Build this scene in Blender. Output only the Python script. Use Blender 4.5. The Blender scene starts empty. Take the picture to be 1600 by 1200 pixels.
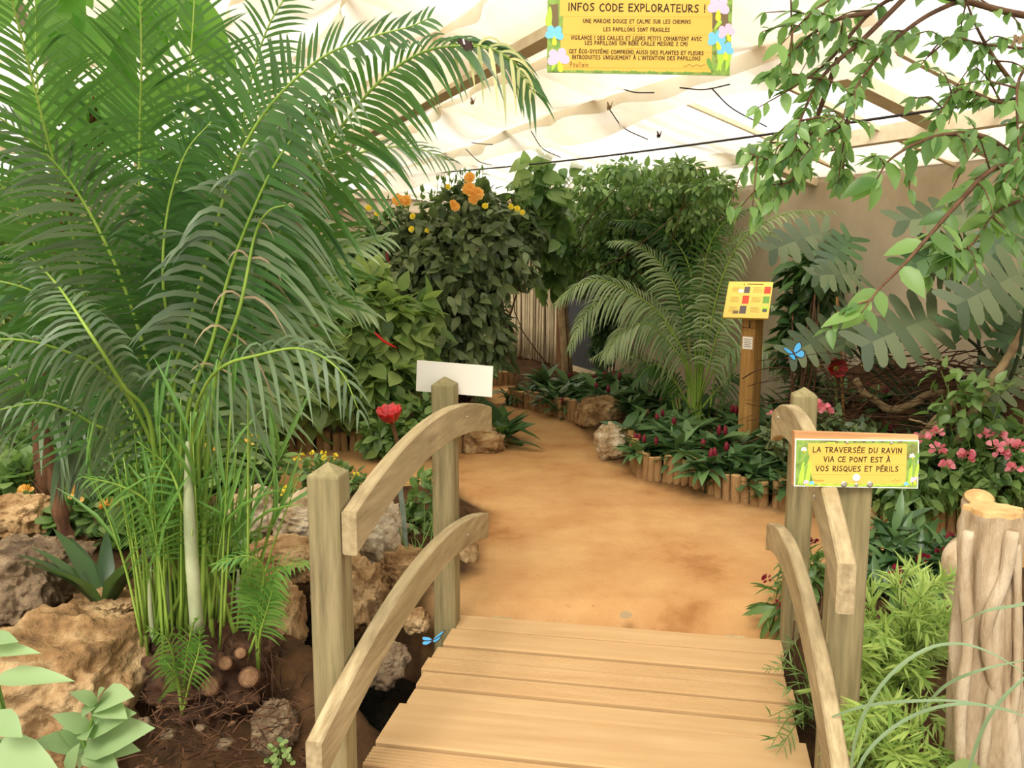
import bpy, math, random
import numpy as np
from mathutils import Vector, Matrix, noise as mnoise

# ------------------------------------------------------------------ camera
F_PX = 1400.0
PITCH = math.atan(210 / 1400)
EYE = 1.6
scene = bpy.context.scene
COL = scene.collection
cam_data = bpy.data.cameras.new('camera')
cam_data.sensor_width = 36.0
cam_data.lens = 36.0 * F_PX / 1600
cam_data.clip_start = 0.02
cam_data.clip_end = 200
cam = bpy.data.objects.new('camera', cam_data)
COL.objects.link(cam)
cam.location = (0, 0, EYE)
cam.rotation_euler = (math.pi / 2 - PITCH, 0, 0)
scene.camera = cam

# ------------------------------------------------------------------ sky, sun, exposure
world = bpy.data.worlds.new('overcast_sky')
scene.world = world
world.use_nodes = True
wn = world.node_tree
wn.nodes.clear()
w_out = wn.nodes.new('ShaderNodeOutputWorld')
w_bg = wn.nodes.new('ShaderNodeBackground')
w_bg.inputs['Color'].default_value = (1.0, 0.98, 0.955, 1)
w_bg.inputs['Strength'].default_value = 2.6
wn.links.new(w_bg.outputs[0], w_out.inputs[0])
sun_d = bpy.data.lights.new('sun', 'SUN')
sun_d.energy = 5.0
sun_d.angle = math.radians(25)
sun_d.color = (1.0, 0.95, 0.87)
sun = bpy.data.objects.new('sun', sun_d)
COL.objects.link(sun)
sun.rotation_euler = (math.radians(40), math.radians(-18), 0)
scene.view_settings.view_transform = 'Standard'
scene.view_settings.look = 'None'
scene.view_settings.gamma = 1.0
scene.view_settings.use_curve_mapping = False
scene.view_settings.exposure = -0.36
scene.cycles.use_denoising = True
scene.cycles.max_bounces = 8
scene.cycles.diffuse_bounces = 4
scene.cycles.glossy_bounces = 2
scene.cycles.transmission_bounces = 4
scene.cycles.transparent_max_bounces = 12
scene.cycles.sample_clamp_indirect = 6.0

rng = np.random.default_rng(7)
random.seed(7)

# ------------------------------------------------------------------ placing helpers
_Fv = np.array([0, math.cos(PITCH), -math.sin(PITCH)])
_Uv = np.array([0, math.sin(PITCH), math.cos(PITCH)])
_Rv = np.array([1.0, 0, 0])
EYEV = np.array([0, 0, EYE])


def ray(px, py):
    return _Fv + _Rv * (px - 800) / F_PX + _Uv * (600 - py) / F_PX


def at(px, py, Y):
    """world point seen at photo pixel (px, py) at distance Y down the path"""
    d = ray(px, py)
    return EYEV + d * (Y / d[1])


def gnd(px, py, z=0.0):
    """world point at height z seen at photo pixel"""
    d = ray(px, py)
    return EYEV + d * ((z - EYE) / d[2])


# greenhouse axes: L runs along the house, D towards its right-hand side wall
AX_A = np.array([-0.3656, 0.9308, 0.0])
AX_N = np.array([0.9308, 0.3656, 0.0])


def gh(D, L, z):
    return AX_N * D + AX_A * L + np.array([0, 0, z])


def unit(v):
    v = np.asarray(v, float)
    n = np.linalg.norm(v, axis=-1, keepdims=True)
    return v / np.maximum(n, 1e-9)


def cat_rom(pts, n):
    """smooth path through pts (any dimension), n samples"""
    P = np.asarray(pts, float)
    if len(P) == 2:
        t = np.linspace(0, 1, n)[:, None]
        return P[0] * (1 - t) + P[1] * t
    P = np.vstack([2 * P[0] - P[1], P, 2 * P[-1] - P[-2]])
    m = len(P) - 3
    out = []
    for u in np.linspace(0, m - 1e-6, n):
        i = int(u)
        t = u - i
        a, b, c, d = P[i:i + 4]
        out.append(0.5 * ((2 * b) + (-a + c) * t + (2 * a - 5 * b + 4 * c - d) * t * t + (-a + 3 * b - 3 * c + d) * t ** 3))
    return np.array(out)


# ------------------------------------------------------------------ mesh collecting
class MB:
    def __init__(self):
        self.v, self.f, self.n = [], [], 0

    def add(self, verts, faces, mi=0):
        verts = np.asarray(verts, float).reshape(-1, 3)
        if isinstance(faces, np.ndarray):
            faces = [faces]
        else:
            by = {}
            for fc in faces:
                by.setdefault(len(fc), []).append(fc)
            faces = [np.array(x) for x in by.values()]
        for arr in faces:
            if len(arr):
                self.f.append((np.asarray(arr, np.int64) + self.n, mi))
        self.v.append(verts)
        self.n += len(verts)

    def box(self, c, s, rot=None, mi=0, bevel=0.0):
        c = np.asarray(c, float)
        h = np.asarray(s, float) / 2
        if bevel <= 0:
            V = np.array([[x, y, z] for x in (-1, 1) for y in (-1, 1) for z in (-1, 1)]) * h
            Fq = [[0, 1, 3, 2], [4, 6, 7, 5], [0, 4, 5, 1], [2, 3, 7, 6], [0, 2, 6, 4], [1, 5, 7, 3]]
        else:
            import bmesh
            bm = bmesh.new()
            bmesh.ops.create_cube(bm, size=1.0)
            for v in bm.verts:
                v.co = Vector((v.co.x * s[0], v.co.y * s[1], v.co.z * s[2]))
            bmesh.ops.bevel(bm, geom=list(bm.edges), offset=bevel, segments=2, affect='EDGES', profile=0.6)
            bm.verts.index_update()
            V = np.array([v.co[:] for v in bm.verts])
            Fq = [[v.index for v in f.verts] for f in bm.faces]
            bm.free()
        if rot is not None:
            V = V @ np.asarray(rot).T
        self.add(V + c, Fq, mi)

    def tube(self, pts, r, sides=6, mi=0, cap=True, twist=0.0):
        P = np.asarray(pts, float)
        n = len(P)
        R = np.full(n, float(r)) if np.isscalar(r) else np.asarray(r, float)
        T = unit(np.gradient(P, axis=0))
        ref = np.array([0, 0, 1.0]) if abs(T[0][2]) < 0.9 else np.array([1.0, 0, 0])
        X = unit(np.cross(T[0], ref))
        ang = np.arange(sides) * 2 * math.pi / sides
        rings = []
        for i in range(n):
            X = unit(X - T[i] * np.dot(X, T[i]))
            Y = np.cross(T[i], X)
            rings.append(P[i] + R[i] * (np.cos(ang)[:, None] * X + np.sin(ang)[:, None] * Y))
        V = np.vstack(rings)
        idx = np.arange(n * sides).reshape(n, sides)
        a = idx[:-1]
        b = idx[1:]
        q = np.stack([a, np.roll(a, -1, 1), np.roll(b, -1, 1), b], -1).reshape(-1, 4)
        fs = [q]
        if cap:
            fs.append(idx[0][::-1][None, :])
            fs.append(idx[-1][None, :])
        base = self.n
        self.v.append(V)
        self.n += len(V)
        for k in fs:
            self.f.append((k + base, mi))

    def build(self, name, mats, parent=None, smooth=True, loc=None):
        me = bpy.data.meshes.new(name)
        V = np.vstack(self.v) if self.v else np.zeros((0, 3))
        if loc is not None:
            V = V - np.asarray(loc)
        me.vertices.add(len(V))
        me.vertices.foreach_set('co', V.astype(np.float32).ravel())
        nl = sum(a.size for a, _ in self.f)
        nf = sum(len(a) for a, _ in self.f)
        li = np.concatenate([a.ravel() for a, _ in self.f]) if nf else np.zeros(0)
        tot = np.concatenate([np.full(len(a), a.shape[1]) for a, _ in self.f]) if nf else np.zeros(0)
        mi = np.concatenate([np.full(len(a), m) for a, m in self.f]) if nf else np.zeros(0)
        st = np.concatenate([[0], np.cumsum(tot)[:-1]]) if nf else np.zeros(0)
        me.loops.add(nl)
        me.polygons.add(nf)
        me.loops.foreach_set('vertex_index', li.astype(np.int32))
        me.polygons.foreach_set('loop_start', st.astype(np.int32))
        me.polygons.foreach_set('loop_total', tot.astype(np.int32))
        me.polygons.foreach_set('material_index', mi.astype(np.int32))
        me.polygons.foreach_set('use_smooth', np.full(nf, bool(smooth)))
        me.update(calc_edges=True)
        me.validate()
        if not isinstance(mats, (list, tuple)):
            mats = [mats]
        for m in mats:
            me.materials.append(m)
        o = bpy.data.objects.new(name, me)
        COL.objects.link(o)
        if parent is not None:
            o.parent = parent
        if loc is not None:
            o.location = Vector(loc)
        return o


def tag(o, label=None, cat=None, group=None, kind=None):
    if label:
        o['label'] = label
    if cat:
        o['category'] = cat
    if group:
        o['group'] = group
    if kind:
        o['kind'] = kind
    return o


def empty(name, loc=(0, 0, 0), rz=0.0):
    o = bpy.data.objects.new(name, None)
    o.empty_display_size = 0.1
    COL.objects.link(o)
    o.location = Vector(loc)
    o.rotation_euler = (0, 0, rz)
    return o


def copy_tree(o, parent=None):
    c = o.copy()
    COL.objects.link(c)
    c.parent = parent
    for ch in list(o.children):
        copy_tree(ch, c)
    return c


# ------------------------------------------------------------------ materials
def s2l(c):
    return tuple(((x / 12.92) if x <= 0.04045 else ((x + 0.055) / 1.055) ** 2.4) for x in c)


def rgb(r, g, b):
    return (*s2l((r / 255, g / 255, b / 255)), 1.0)


def new_mat(name):
    m = bpy.data.materials.new(name)
    m.use_nodes = True
    nt = m.node_tree
    nt.nodes.clear()
    out = nt.nodes.new('ShaderNodeOutputMaterial')
    return m, nt, out


def ramp(nt, stops):
    r = nt.nodes.new('ShaderNodeValToRGB')
    e = r.color_ramp.elements
    e[0].position, e[0].color = stops[0]
    e[1].position, e[1].color = stops[1]
    for p, c in stops[2:]:
        x = e.new(p)
        x.color = c
    return r


def noise_tex(nt, scale, detail=5, rough=0.6, vec=None, stretch=None, coord='Object'):
    tc = nt.nodes.new('ShaderNodeTexCoord')
    n = nt.nodes.new('ShaderNodeTexNoise')
    n.inputs['Scale'].default_value = scale
    n.inputs['Detail'].default_value = detail
    n.inputs['Roughness'].default_value = rough
    if stretch is not None:
        mp = nt.nodes.new('ShaderNodeMapping')
        mp.inputs['Scale'].default_value = stretch
        nt.links.new(tc.outputs[coord], mp.inputs['Vector'])
        nt.links.new(mp.outputs[0], n.inputs['Vector'])
    else:
        nt.links.new(tc.outputs[coord], n.inputs['Vector'])
    return n


def plain(name, col, rough=0.6, metal=0.0, spec=0.4):
    m, nt, out = new_mat(name)
    b = nt.nodes.new('ShaderNodeBsdfPrincipled')
    b.inputs['Base Color'].default_value = col
    b.inputs['Roughness'].default_value = rough
    b.inputs['Metallic'].default_value = metal
    b.inputs['Specular IOR Level'].default_value = spec
    nt.links.new(b.outputs[0], out.inputs[0])
    return m


def noisy(name, stops, scale=6, rough=0.8, bump=0.0, bump_scale=30, stretch=None, detail=6, spec=0.25, bump_dist=0.01):
    m, nt, out = new_mat(name)
    b = nt.nodes.new('ShaderNodeBsdfPrincipled')
    n = noise_tex(nt, scale, detail, 0.62, stretch=stretch)
    r = ramp(nt, stops)
    nt.links.new(n.outputs['Fac'], r.inputs[0])
    nt.links.new(r.outputs[0], b.inputs['Base Color'])
    b.inputs['Roughness'].default_value = rough
    b.inputs['Specular IOR Level'].default_value = spec
    if bump > 0:
        n2 = noise_tex(nt, bump_scale, 6, 0.65, stretch=stretch)
        bp = nt.nodes.new('ShaderNodeBump')
        bp.inputs['Strength'].default_value = bump
        bp.inputs['Distance'].default_value = bump_dist
        nt.links.new(n2.outputs['Fac'], bp.inputs['Height'])
        nt.links.new(bp.outputs[0], b.inputs['Normal'])
    nt.links.new(b.outputs[0], out.inputs[0])
    return m


def wood(name, dark, light, stretch, scale=9, rough=0.75, green=None):
    """grain drawn out along one axis by the stretch vector, with small knots"""
    m, nt, out = new_mat(name)
    b = nt.nodes.new('ShaderNodeBsdfPrincipled')
    n = noise_tex(nt, scale, 7, 0.6, stretch=stretch)
    r = ramp(nt, [(0.3, dark), (0.68, light)])
    nt.links.new(n.outputs['Fac'], r.inputs[0])
    n2 = noise_tex(nt, 2.2, 3, 0.5)
    mx = nt.nodes.new('ShaderNodeMixRGB')
    mx.blend_type = 'MIX'
    r2 = ramp(nt, [(0.42, (0, 0, 0, 1)), (0.62, (0.55, 0.55, 0.55, 1))])
    nt.links.new(n2.outputs['Fac'], r2.inputs[0])
    nt.links.new(r2.outputs[0], mx.inputs[0])
    nt.links.new(r.outputs[0], mx.inputs[1])
    mx.inputs[2].default_value = green or dark
    nt.links.new(mx.outputs[0], b.inputs['Base Color'])
    b.inputs['Roughness'].default_value = rough
    b.inputs['Specular IOR Level'].default_value = 0.25
    n3 = noise_tex(nt, scale * 3, 4, 0.6, stretch=stretch)
    bp = nt.nodes.new('ShaderNodeBump')
    bp.inputs['Strength'].default_value = 0.25
    bp.inputs['Distance'].default_value = 0.004
    nt.links.new(n3.outputs['Fac'], bp.inputs['Height'])
    nt.links.new(bp.outputs[0], b.inputs['Normal'])
    nt.links.new(b.outputs[0], out.inputs[0])
    return m


def leafmat(name, c1, c2, rough=0.42, trans=0.35, tcol=None, spec=0.45):
    """each leaf its own green; light also comes through the blade"""
    def soft(c, k=0.16, warm=1.10):
        g = 0.2126 * c[0] + 0.7152 * c[1] + 0.0722 * c[2]
        return (min(1, (c[0] * (1 - k) + g * k) * warm), c[1] * (1 - k) + g * k, c[2] * (1 - k) + g * k, 1)
    if 'petal' not in name:
        c1, c2 = soft(c1), soft(c2)
    m, nt, out = new_mat(name)
    geo = nt.nodes.new('ShaderNodeNewGeometry')
    r = ramp(nt, [(0.0, c1), (1.0, c2)])
    nt.links.new(geo.outputs['Random Per Island'], r.inputs[0])
    b = nt.nodes.new('ShaderNodeBsdfPrincipled')
    b.inputs['Roughness'].default_value = rough
    b.inputs['Specular IOR Level'].default_value = spec
    nt.links.new(r.outputs[0], b.inputs['Base Color'])
    t = nt.nodes.new('ShaderNodeBsdfTranslucent')
    if tcol is None:
        tcol = (min(1, c2[0] * 1.5), min(1, c2[1] * 1.7), c2[2] * 0.7, 1)
    if 'petal' not in name:
        tcol = soft(tcol)
    t.inputs['Color'].default_value = tcol
    mx = nt.nodes.new('ShaderNodeMixShader')
    mx.inputs[0].default_value = trans
    nt.links.new(b.outputs[0], mx.inputs[1])
    nt.links.new(t.outputs[0], mx.inputs[2])
    nt.links.new(mx.outputs[0], out.inputs[0])
    return m


def sheer(name, col, transparent=0.3, translucent=0.5, streak=None):
    """thin cloth or film: part lets the sky straight through, part scatters it"""
    m, nt, out = new_mat(name)
    d = nt.nodes.new('ShaderNodeBsdfDiffuse')
    t = nt.nodes.new('ShaderNodeBsdfTranslucent')
    tr = nt.nodes.new('ShaderNodeBsdfTransparent')
    d.inputs[0].default_value = col
    t.inputs[0].default_value = col
    tr.inputs[0].default_value = col
    m1 = nt.nodes.new('ShaderNodeMixShader')
    m1.inputs[0].default_value = translucent
    nt.links.new(d.outputs[0], m1.inputs[1])
    nt.links.new(t.outputs[0], m1.inputs[2])
    m2 = nt.nodes.new('ShaderNodeMixShader')
    m2.inputs[0].default_value = transparent
    if streak:
        n = noise_tex(nt, streak[0], 5, 0.65, stretch=streak[1])
        r = ramp(nt, [(0.35, (streak[2],) * 3 + (1,)), (0.65, (streak[3],) * 3 + (1,))])
        nt.links.new(n.outputs['Fac'], r.inputs[0])
        nt.links.new(r.outputs[0], m2.inputs[0])
        n2 = noise_tex(nt, 1.3, 4, 0.6)
        r2 = ramp(nt, [(0.35, streak[4]), (0.6, col)])
        nt.links.new(n2.outputs['Fac'], r2.inputs[0])
        for k in (d, t):
            nt.links.new(r2.outputs[0], k.inputs[0])
    nt.links.new(m1.outputs[0], m2.inputs[1])
    nt.links.new(tr.outputs[0], m2.inputs[2])
    nt.links.new(m2.outputs[0], out.inputs[0])
    return m


M = {}
M['post_wood'] = wood('weathered_post_wood', rgb(112, 100, 70), rgb(164, 148, 108), (7, 7, 0.5), 7, green=rgb(138, 130, 88))
M['rail_wood'] = wood('weathered_rail_wood', rgb(142, 122, 88), rgb(194, 174, 134), (7, 0.6, 5), 6, green=rgb(164, 146, 106))
M['deck_wood'] = wood('sandy_deck_wood', rgb(182, 146, 100), rgb(200, 166, 120), (0.35, 4, 4), 4, rough=0.9, green=rgb(188, 152, 106))
M['beam_wood'] = wood('roof_timber', rgb(214, 194, 160), rgb(236, 220, 190), (4, 4, 4), 3)
M['kiosk_wood'] = wood('kiosk_post_wood', rgb(138, 98, 46), rgb(186, 144, 84), (6, 6, 0.5), 6)
M['stake_wood'] = noisy('cut_log_wood', [(0.3, rgb(120, 88, 54)), (0.7, rgb(190, 152, 104))], 12, 0.85, 0.4, 40, stretch=(2, 2, 0.4))
M['stake_end'] = noisy('cut_log_end', [(0.3, rgb(176, 136, 84)), (0.7, rgb(222, 186, 128))], 20, 0.85)
M['bark_pale'] = noisy('pale_bark', [(0.25, rgb(118, 96, 70)), (0.45, rgb(180, 156, 124)), (0.75, rgb(218, 202, 174))], 5, 0.85, 0.7, 14, stretch=(2.5, 2.5, 0.6), bump_dist=0.02)
M['bark_brown'] = noisy('brown_bark', [(0.3, rgb(66, 42, 28)), (0.7, rgb(126, 90, 62))], 9, 0.9, 0.6, 30, stretch=(2, 2, 0.6))
M['bark_grey'] = noisy('grey_tan_bark', [(0.3, rgb(112, 92, 64)), (0.7, rgb(168, 144, 106))], 9, 0.9, 0.5, 30)
M['rock_tan'] = noisy('tan_rock', [(0.28, rgb(74, 54, 34)), (0.45, rgb(158, 122, 80)), (0.62, rgb(206, 174, 128)), (0.8, rgb(228, 206, 168))], 5.5, 0.92, 1.0, 26, bump_dist=0.03)
M['rock_pale'] = noisy('pale_rock', [(0.3, rgb(84, 66, 46)), (0.43, rgb(186, 160, 122)), (0.6, rgb(226, 210, 182)), (0.8, rgb(240, 230, 210))], 6, 0.92, 1.0, 30, bump_dist=0.03)
M['rock_grey'] = noisy('grey_brown_rock', [(0.3, rgb(66, 52, 40)), (0.5, rgb(136, 114, 88)), (0.72, rgb(178, 156, 124))], 9, 0.95, 1.0, 40, bump_dist=0.02)
M['soil'] = noisy('dark_soil', [(0.3, rgb(38, 26, 16)), (0.7, rgb(92, 66, 42))], 9, 0.95, 0.8, 60)
M['root'] = noisy('dry_root', [(0.3, rgb(40, 26, 18)), (0.7, rgb(92, 64, 44))], 20, 0.95)
M['white_paint'] = plain('white_board', rgb(240, 234, 220), 0.5)
M['black_ink'] = plain('black_ink', rgb(34, 22, 8), 0.7)
M['brown_ink'] = plain('brown_ink', rgb(120, 70, 30), 0.7)
M['pale_ink'] = plain('ochre_ink', rgb(196, 160, 60), 0.7)
M['sign_yellow'] = noisy('sign_yellow', [(0.3, rgb(226, 178, 78)), (0.7, rgb(234, 190, 90))], 3, 0.5, stretch=(0.4, 1, 3))
M['sign_green'] = noisy('sign_green', [(0.35, rgb(96, 126, 52)), (0.5, rgb(146, 176, 84)), (0.65, rgb(112, 106, 62))], 14, 0.5)
M['lime'] = plain('lime_print', rgb(178, 214, 70), 0.6)
M['mid_green'] = plain('green_print', rgb(112, 158, 66), 0.6)
M['pink'] = plain('pink_print', rgb(240, 190, 214), 0.6)
M['sky_blue'] = plain('blue_print', rgb(120, 196, 230), 0.6)
M['yolk'] = plain('yellow_print', rgb(244, 224, 60), 0.6)
M['bark_print'] = plain('brown_print', rgb(118, 98, 62), 0.6)
M['kiosk_yellow'] = plain('kiosk_yellow', rgb(234, 200, 96), 0.35)
M['red_print'] = plain('red_print', rgb(206, 70, 44), 0.6)
M['grey_print'] = plain('grey_print', rgb(96, 84, 84), 0.6)
M['metal'] = plain('screw_metal', rgb(190, 186, 172), 0.35, 0.9)
M['cable'] = plain('black_cable', rgb(40, 30, 26), 0.6)
M['red_petal'] = leafmat('red_petal', rgb(176, 12, 20), rgb(222, 30, 34), 0.4, 0.25, rgb(230, 40, 30))
M['orange_petal'] = leafmat('orange_petal', rgb(248, 178, 80), rgb(254, 216, 120), 0.5, 0.35, rgb(255, 200, 80))
M['yellow_petal'] = leafmat('yellow_petal', rgb(240, 214, 40), rgb(250, 236, 90), 0.5, 0.3, rgb(250, 230, 60))
M['pink_petal'] = leafmat('pink_petal', rgb(220, 110, 130), rgb(240, 160, 170), 0.5, 0.3, rgb(240, 150, 160))
M['bud_red'] = plain('dark_red_bud', rgb(120, 20, 40), 0.6)
M['bud_yellow'] = plain('yellow_centre', rgb(190, 170, 60), 0.7)
M['frond_dark'] = leafmat('palm_leaflet', rgb(28, 70, 22), rgb(56, 110, 36), 0.36, 0.32, rgb(110, 190, 40))
M['frond_grey'] = leafmat('greyish_palm_leaflet', rgb(62, 92, 54), rgb(102, 132, 84), 0.42, 0.2, rgb(120, 160, 70))
M['frond_soft'] = leafmat('soft_palm_leaflet', rgb(96, 134, 74), rgb(158, 184, 124), 0.4, 0.25, rgb(130, 180, 70))
M['frond_lime'] = leafmat('young_palm_leaflet', rgb(60, 124, 30), rgb(104, 164, 44), 0.4, 0.3, rgb(150, 210, 60))
M['frond_dry'] = leafmat('dry_palm_leaflet', rgb(146, 128, 92), rgb(180, 164, 116), 0.7, 0.3, rgb(190, 170, 110))
M['frond_pale'] = leafmat('yellowing_palm_leaflet', rgb(150, 168, 84), rgb(206, 208, 128), 0.5, 0.35, rgb(210, 210, 120))
M['rachis'] = noisy('green_palm_stalk', [(0.3, rgb(98, 132, 44)), (0.7, rgb(150, 174, 76))], 8, 0.5, stretch=(1, 1, 0.3))
M['cane'] = noisy('grey_green_cane', [(0.3, rgb(128, 138, 98)), (0.7, rgb(186, 190, 150))], 8, 0.6, stretch=(1, 1, 0.5))
M['leaf_deep'] = leafmat('deep_green_leaf', rgb(30, 66, 28), rgb(70, 112, 48), 0.4, 0.25, rgb(90, 150, 40))
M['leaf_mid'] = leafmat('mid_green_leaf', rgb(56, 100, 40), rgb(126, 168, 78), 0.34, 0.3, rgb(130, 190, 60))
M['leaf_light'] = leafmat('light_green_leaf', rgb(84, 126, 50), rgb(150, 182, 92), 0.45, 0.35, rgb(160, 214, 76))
M['leaf_olive'] = leafmat('olive_green_leaf', rgb(62, 90, 48), rgb(122, 146, 88), 0.36, 0.22, rgb(110, 150, 60))
M['leaf_tree'] = leafmat('tree_leaf', rgb(48, 98, 34), rgb(126, 174, 76), 0.4, 0.4, rgb(140, 206, 66))
M['leaf_backlit'] = leafmat('broad_backlit_leaf', rgb(70, 140, 30), rgb(110, 180, 50), 0.45, 0.55, rgb(130, 214, 50))
M['leaf_mint'] = leafmat('soft_mint_leaf', rgb(122, 162, 98), rgb(154, 190, 122), 0.5, 0.25, rgb(160, 214, 110))
M['leaf_bed'] = leafmat('bed_leaf', rgb(40, 82, 36), rgb(100, 146, 76), 0.35, 0.18, rgb(90, 140, 50))
M['leaf_monstera'] = leafmat('monstera_leaf', rgb(48, 72, 40), rgb(98, 116, 72), 0.45, 0.12, rgb(80, 130, 60), spec=0.35)
M['leaf_feather'] = leafmat('feathery_leaf', rgb(108, 156, 40), rgb(176, 208, 80), 0.45, 0.35, rgb(170, 220, 80))
M['blade_grey'] = leafmat('grey_green_blade', rgb(92, 130, 86), rgb(124, 156, 104), 0.45, 0.2)
M['stem_green'] = plain('green_stem', rgb(106, 136, 60), 0.6)
M['stem_dark'] = plain('dark_green_stem', rgb(46, 60, 34), 0.6)
M['stem_brown'] = noisy('brown_stem', [(0.3, rgb(70, 46, 32)), (0.7, rgb(120, 88, 62))], 14, 0.8)
M['wing_blue'] = plain('iridescent_blue_wing', rgb(70, 170, 226), 0.3, 0.0, 0.6)
M['wing_dark'] = plain('dark_brown_wing', rgb(58, 34, 26), 0.6)
M['wing_white'] = plain('white_wing_band', rgb(240, 236, 226), 0.6)
M['wing_tan'] = plain('tan_wing', rgb(150, 126, 92), 0.7)
M['pipe'] = noisy('grey_green_pipe', [(0.3, rgb(104, 124, 110)), (0.7, rgb(160, 176, 160))], 14, 0.5)
M['bamboo'] = noisy('bamboo_cane', [(0.3, rgb(156, 110, 56)), (0.7, rgb(190, 144, 84))], 10, 0.6, stretch=(1, 1, 0.3))
M['cut_end'] = noisy('old_cut_end', [(0.3, rgb(96, 68, 46)), (0.7, rgb(146, 112, 80))], 40, .9)
# ================================================================== the setting
def zroof(D):
    D = np.asarray(D, float)
    return np.where(D > -1, 2.18 + 0.3 * (4.8 - D), 2.18 + 0.3 * (D + 6.8))


L0, L1 = -5.0, 13.8


def seg_dist(P, a, b):
    ab = b - a
    t = np.clip(((P - a) @ ab) / (ab @ ab), 0, 1)
    return np.linalg.norm(P - (a + t[:, None] * ab), axis=1)


def poly_sd(P, poly):
    """signed distance to a closed outline, negative inside"""
    d = np.full(len(P), 1e9)
    ins = np.zeros(len(P), bool)
    n = len(poly)
    for i in range(n):
        a, b = poly[i], poly[(i + 1) % n]
        d = np.minimum(d, seg_dist(P, a, b))
        c = ((a[1] > P[:, 1]) != (b[1] > P[:, 1]))
        x = (b[0] - a[0]) * (P[:, 1] - a[1]) / ((b[1] - a[1]) if abs(b[1] - a[1]) > 1e-9 else 1e-9) + a[0]
        ins ^= c & (P[:, 0] < x)
    return np.where(ins, -d, d)


def line_d(P, pts):
    return np.min([seg_dist(P, np.array(pts[i], float), np.array(pts[i + 1], float)) for i in range(len(pts) - 1)], axis=0)


PATH_PX = [(640, 992), (690, 935), (745, 895), (765, 800), (700, 765), (600, 772), (470, 778), (350, 760), (250, 745), (250, 706),
           (420, 702), (560, 702), (700, 702), (755, 694), (785, 668), (792, 645), (765, 622), (700, 612), (700, 602), (795, 600),
           (850, 648), (905, 668), (945, 720), (1000, 748), (1080, 778), (1230, 800), (1400, 838), (1600, 850), (1750, 862),
           (1750, 905), (1500, 890), (1330, 880), (1270, 884), (1230, 945), (1190, 992)]
PATH = np.array([gnd(*p)[:2] for p in PATH_PX])
RAVINE = [(-1.5, 4.8), (-1.0, 4.2), (-0.62, 3.68), (-0.2, 3.1), (0.5, 2.65), (2.2, 2.3)]
sx = np.arange(-7.5, 6.6, 0.06)
sy = np.arange(-1.6, 15.6, 0.06)
GX, GY = np.meshgrid(sx, sy)
G2 = np.stack([GX.ravel(), GY.ravel()], 1)
_sd = poly_sd(G2, PATH)
_rav = line_d(G2, RAVINE)
_D = G2 @ AX_N[:2]
_L = G2 @ AX_A[:2]


def smooth(x, a, b):
    t = np.clip((x - a) / (b - a), 0, 1)
    return t * t * (3 - 2 * t)


_n1 = np.array([mnoise.fractal(Vector((x * 1.3, y * 1.3, 0.3)), 0.8, 2.0, 4) for x, y in G2])
_n2 = np.array([mnoise.noise(Vector((x * 7, y * 7, 3.1))) for x, y in G2])
GZ = smooth(_sd, 0.0, 0.22) * 0.10 + smooth(_sd, 0.02, 0.5) * _n1 * 0.05 + _n2 * 0.006
GZ += smooth(_sd, -0.7, 0.0) * (1 - smooth(_sd, 0, 0.2)) * 0.0
# earth bank against the side wall on the right
_bank = smooth(_D, 4.0, 4.75) * smooth(-_L, -6.0, -4.9)
GZ += _bank * (0.75 + 0.2 * _n1)
# ground under the bridge and the stream bed
GZ -= (1 - smooth(_rav, 0.10, 0.40)) * 0.52
GZ -= 0.45 * (1 - smooth(G2[:, 1], 2.75, 3.2)) * (1 - smooth(G2[:, 0], -0.9, -0.35))
_deckzone = (1 - smooth(np.abs(G2[:, 0] - 0.30), 0.75, 0.95)) * (1 - smooth(G2[:, 1], 3.72, 3.95))
GZ = np.where(_deckzone > 0.02, np.minimum(GZ, -0.10 * _deckzone + (1 - _deckzone) * GZ), GZ)


def ground_z(x, y):
    i = int(round((x - sx[0]) / 0.06))
    j = int(round((y - sy[0]) / 0.06))
    i = min(max(i, 0), len(sx) - 1)
    j = min(max(j, 0), len(sy) - 1)
    return float(GZ[j * len(sx) + i])


def on_ground(px, py, it=4):
    z = 0.0
    for _ in range(it):
        p = gnd(px, py, z)
        z = ground_z(p[0], p[1])
    p = gnd(px, py, z)
    return np.array([p[0], p[1], z])


def drop(x, y):
    return np.array([x, y, ground_z(x, y)])


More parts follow.
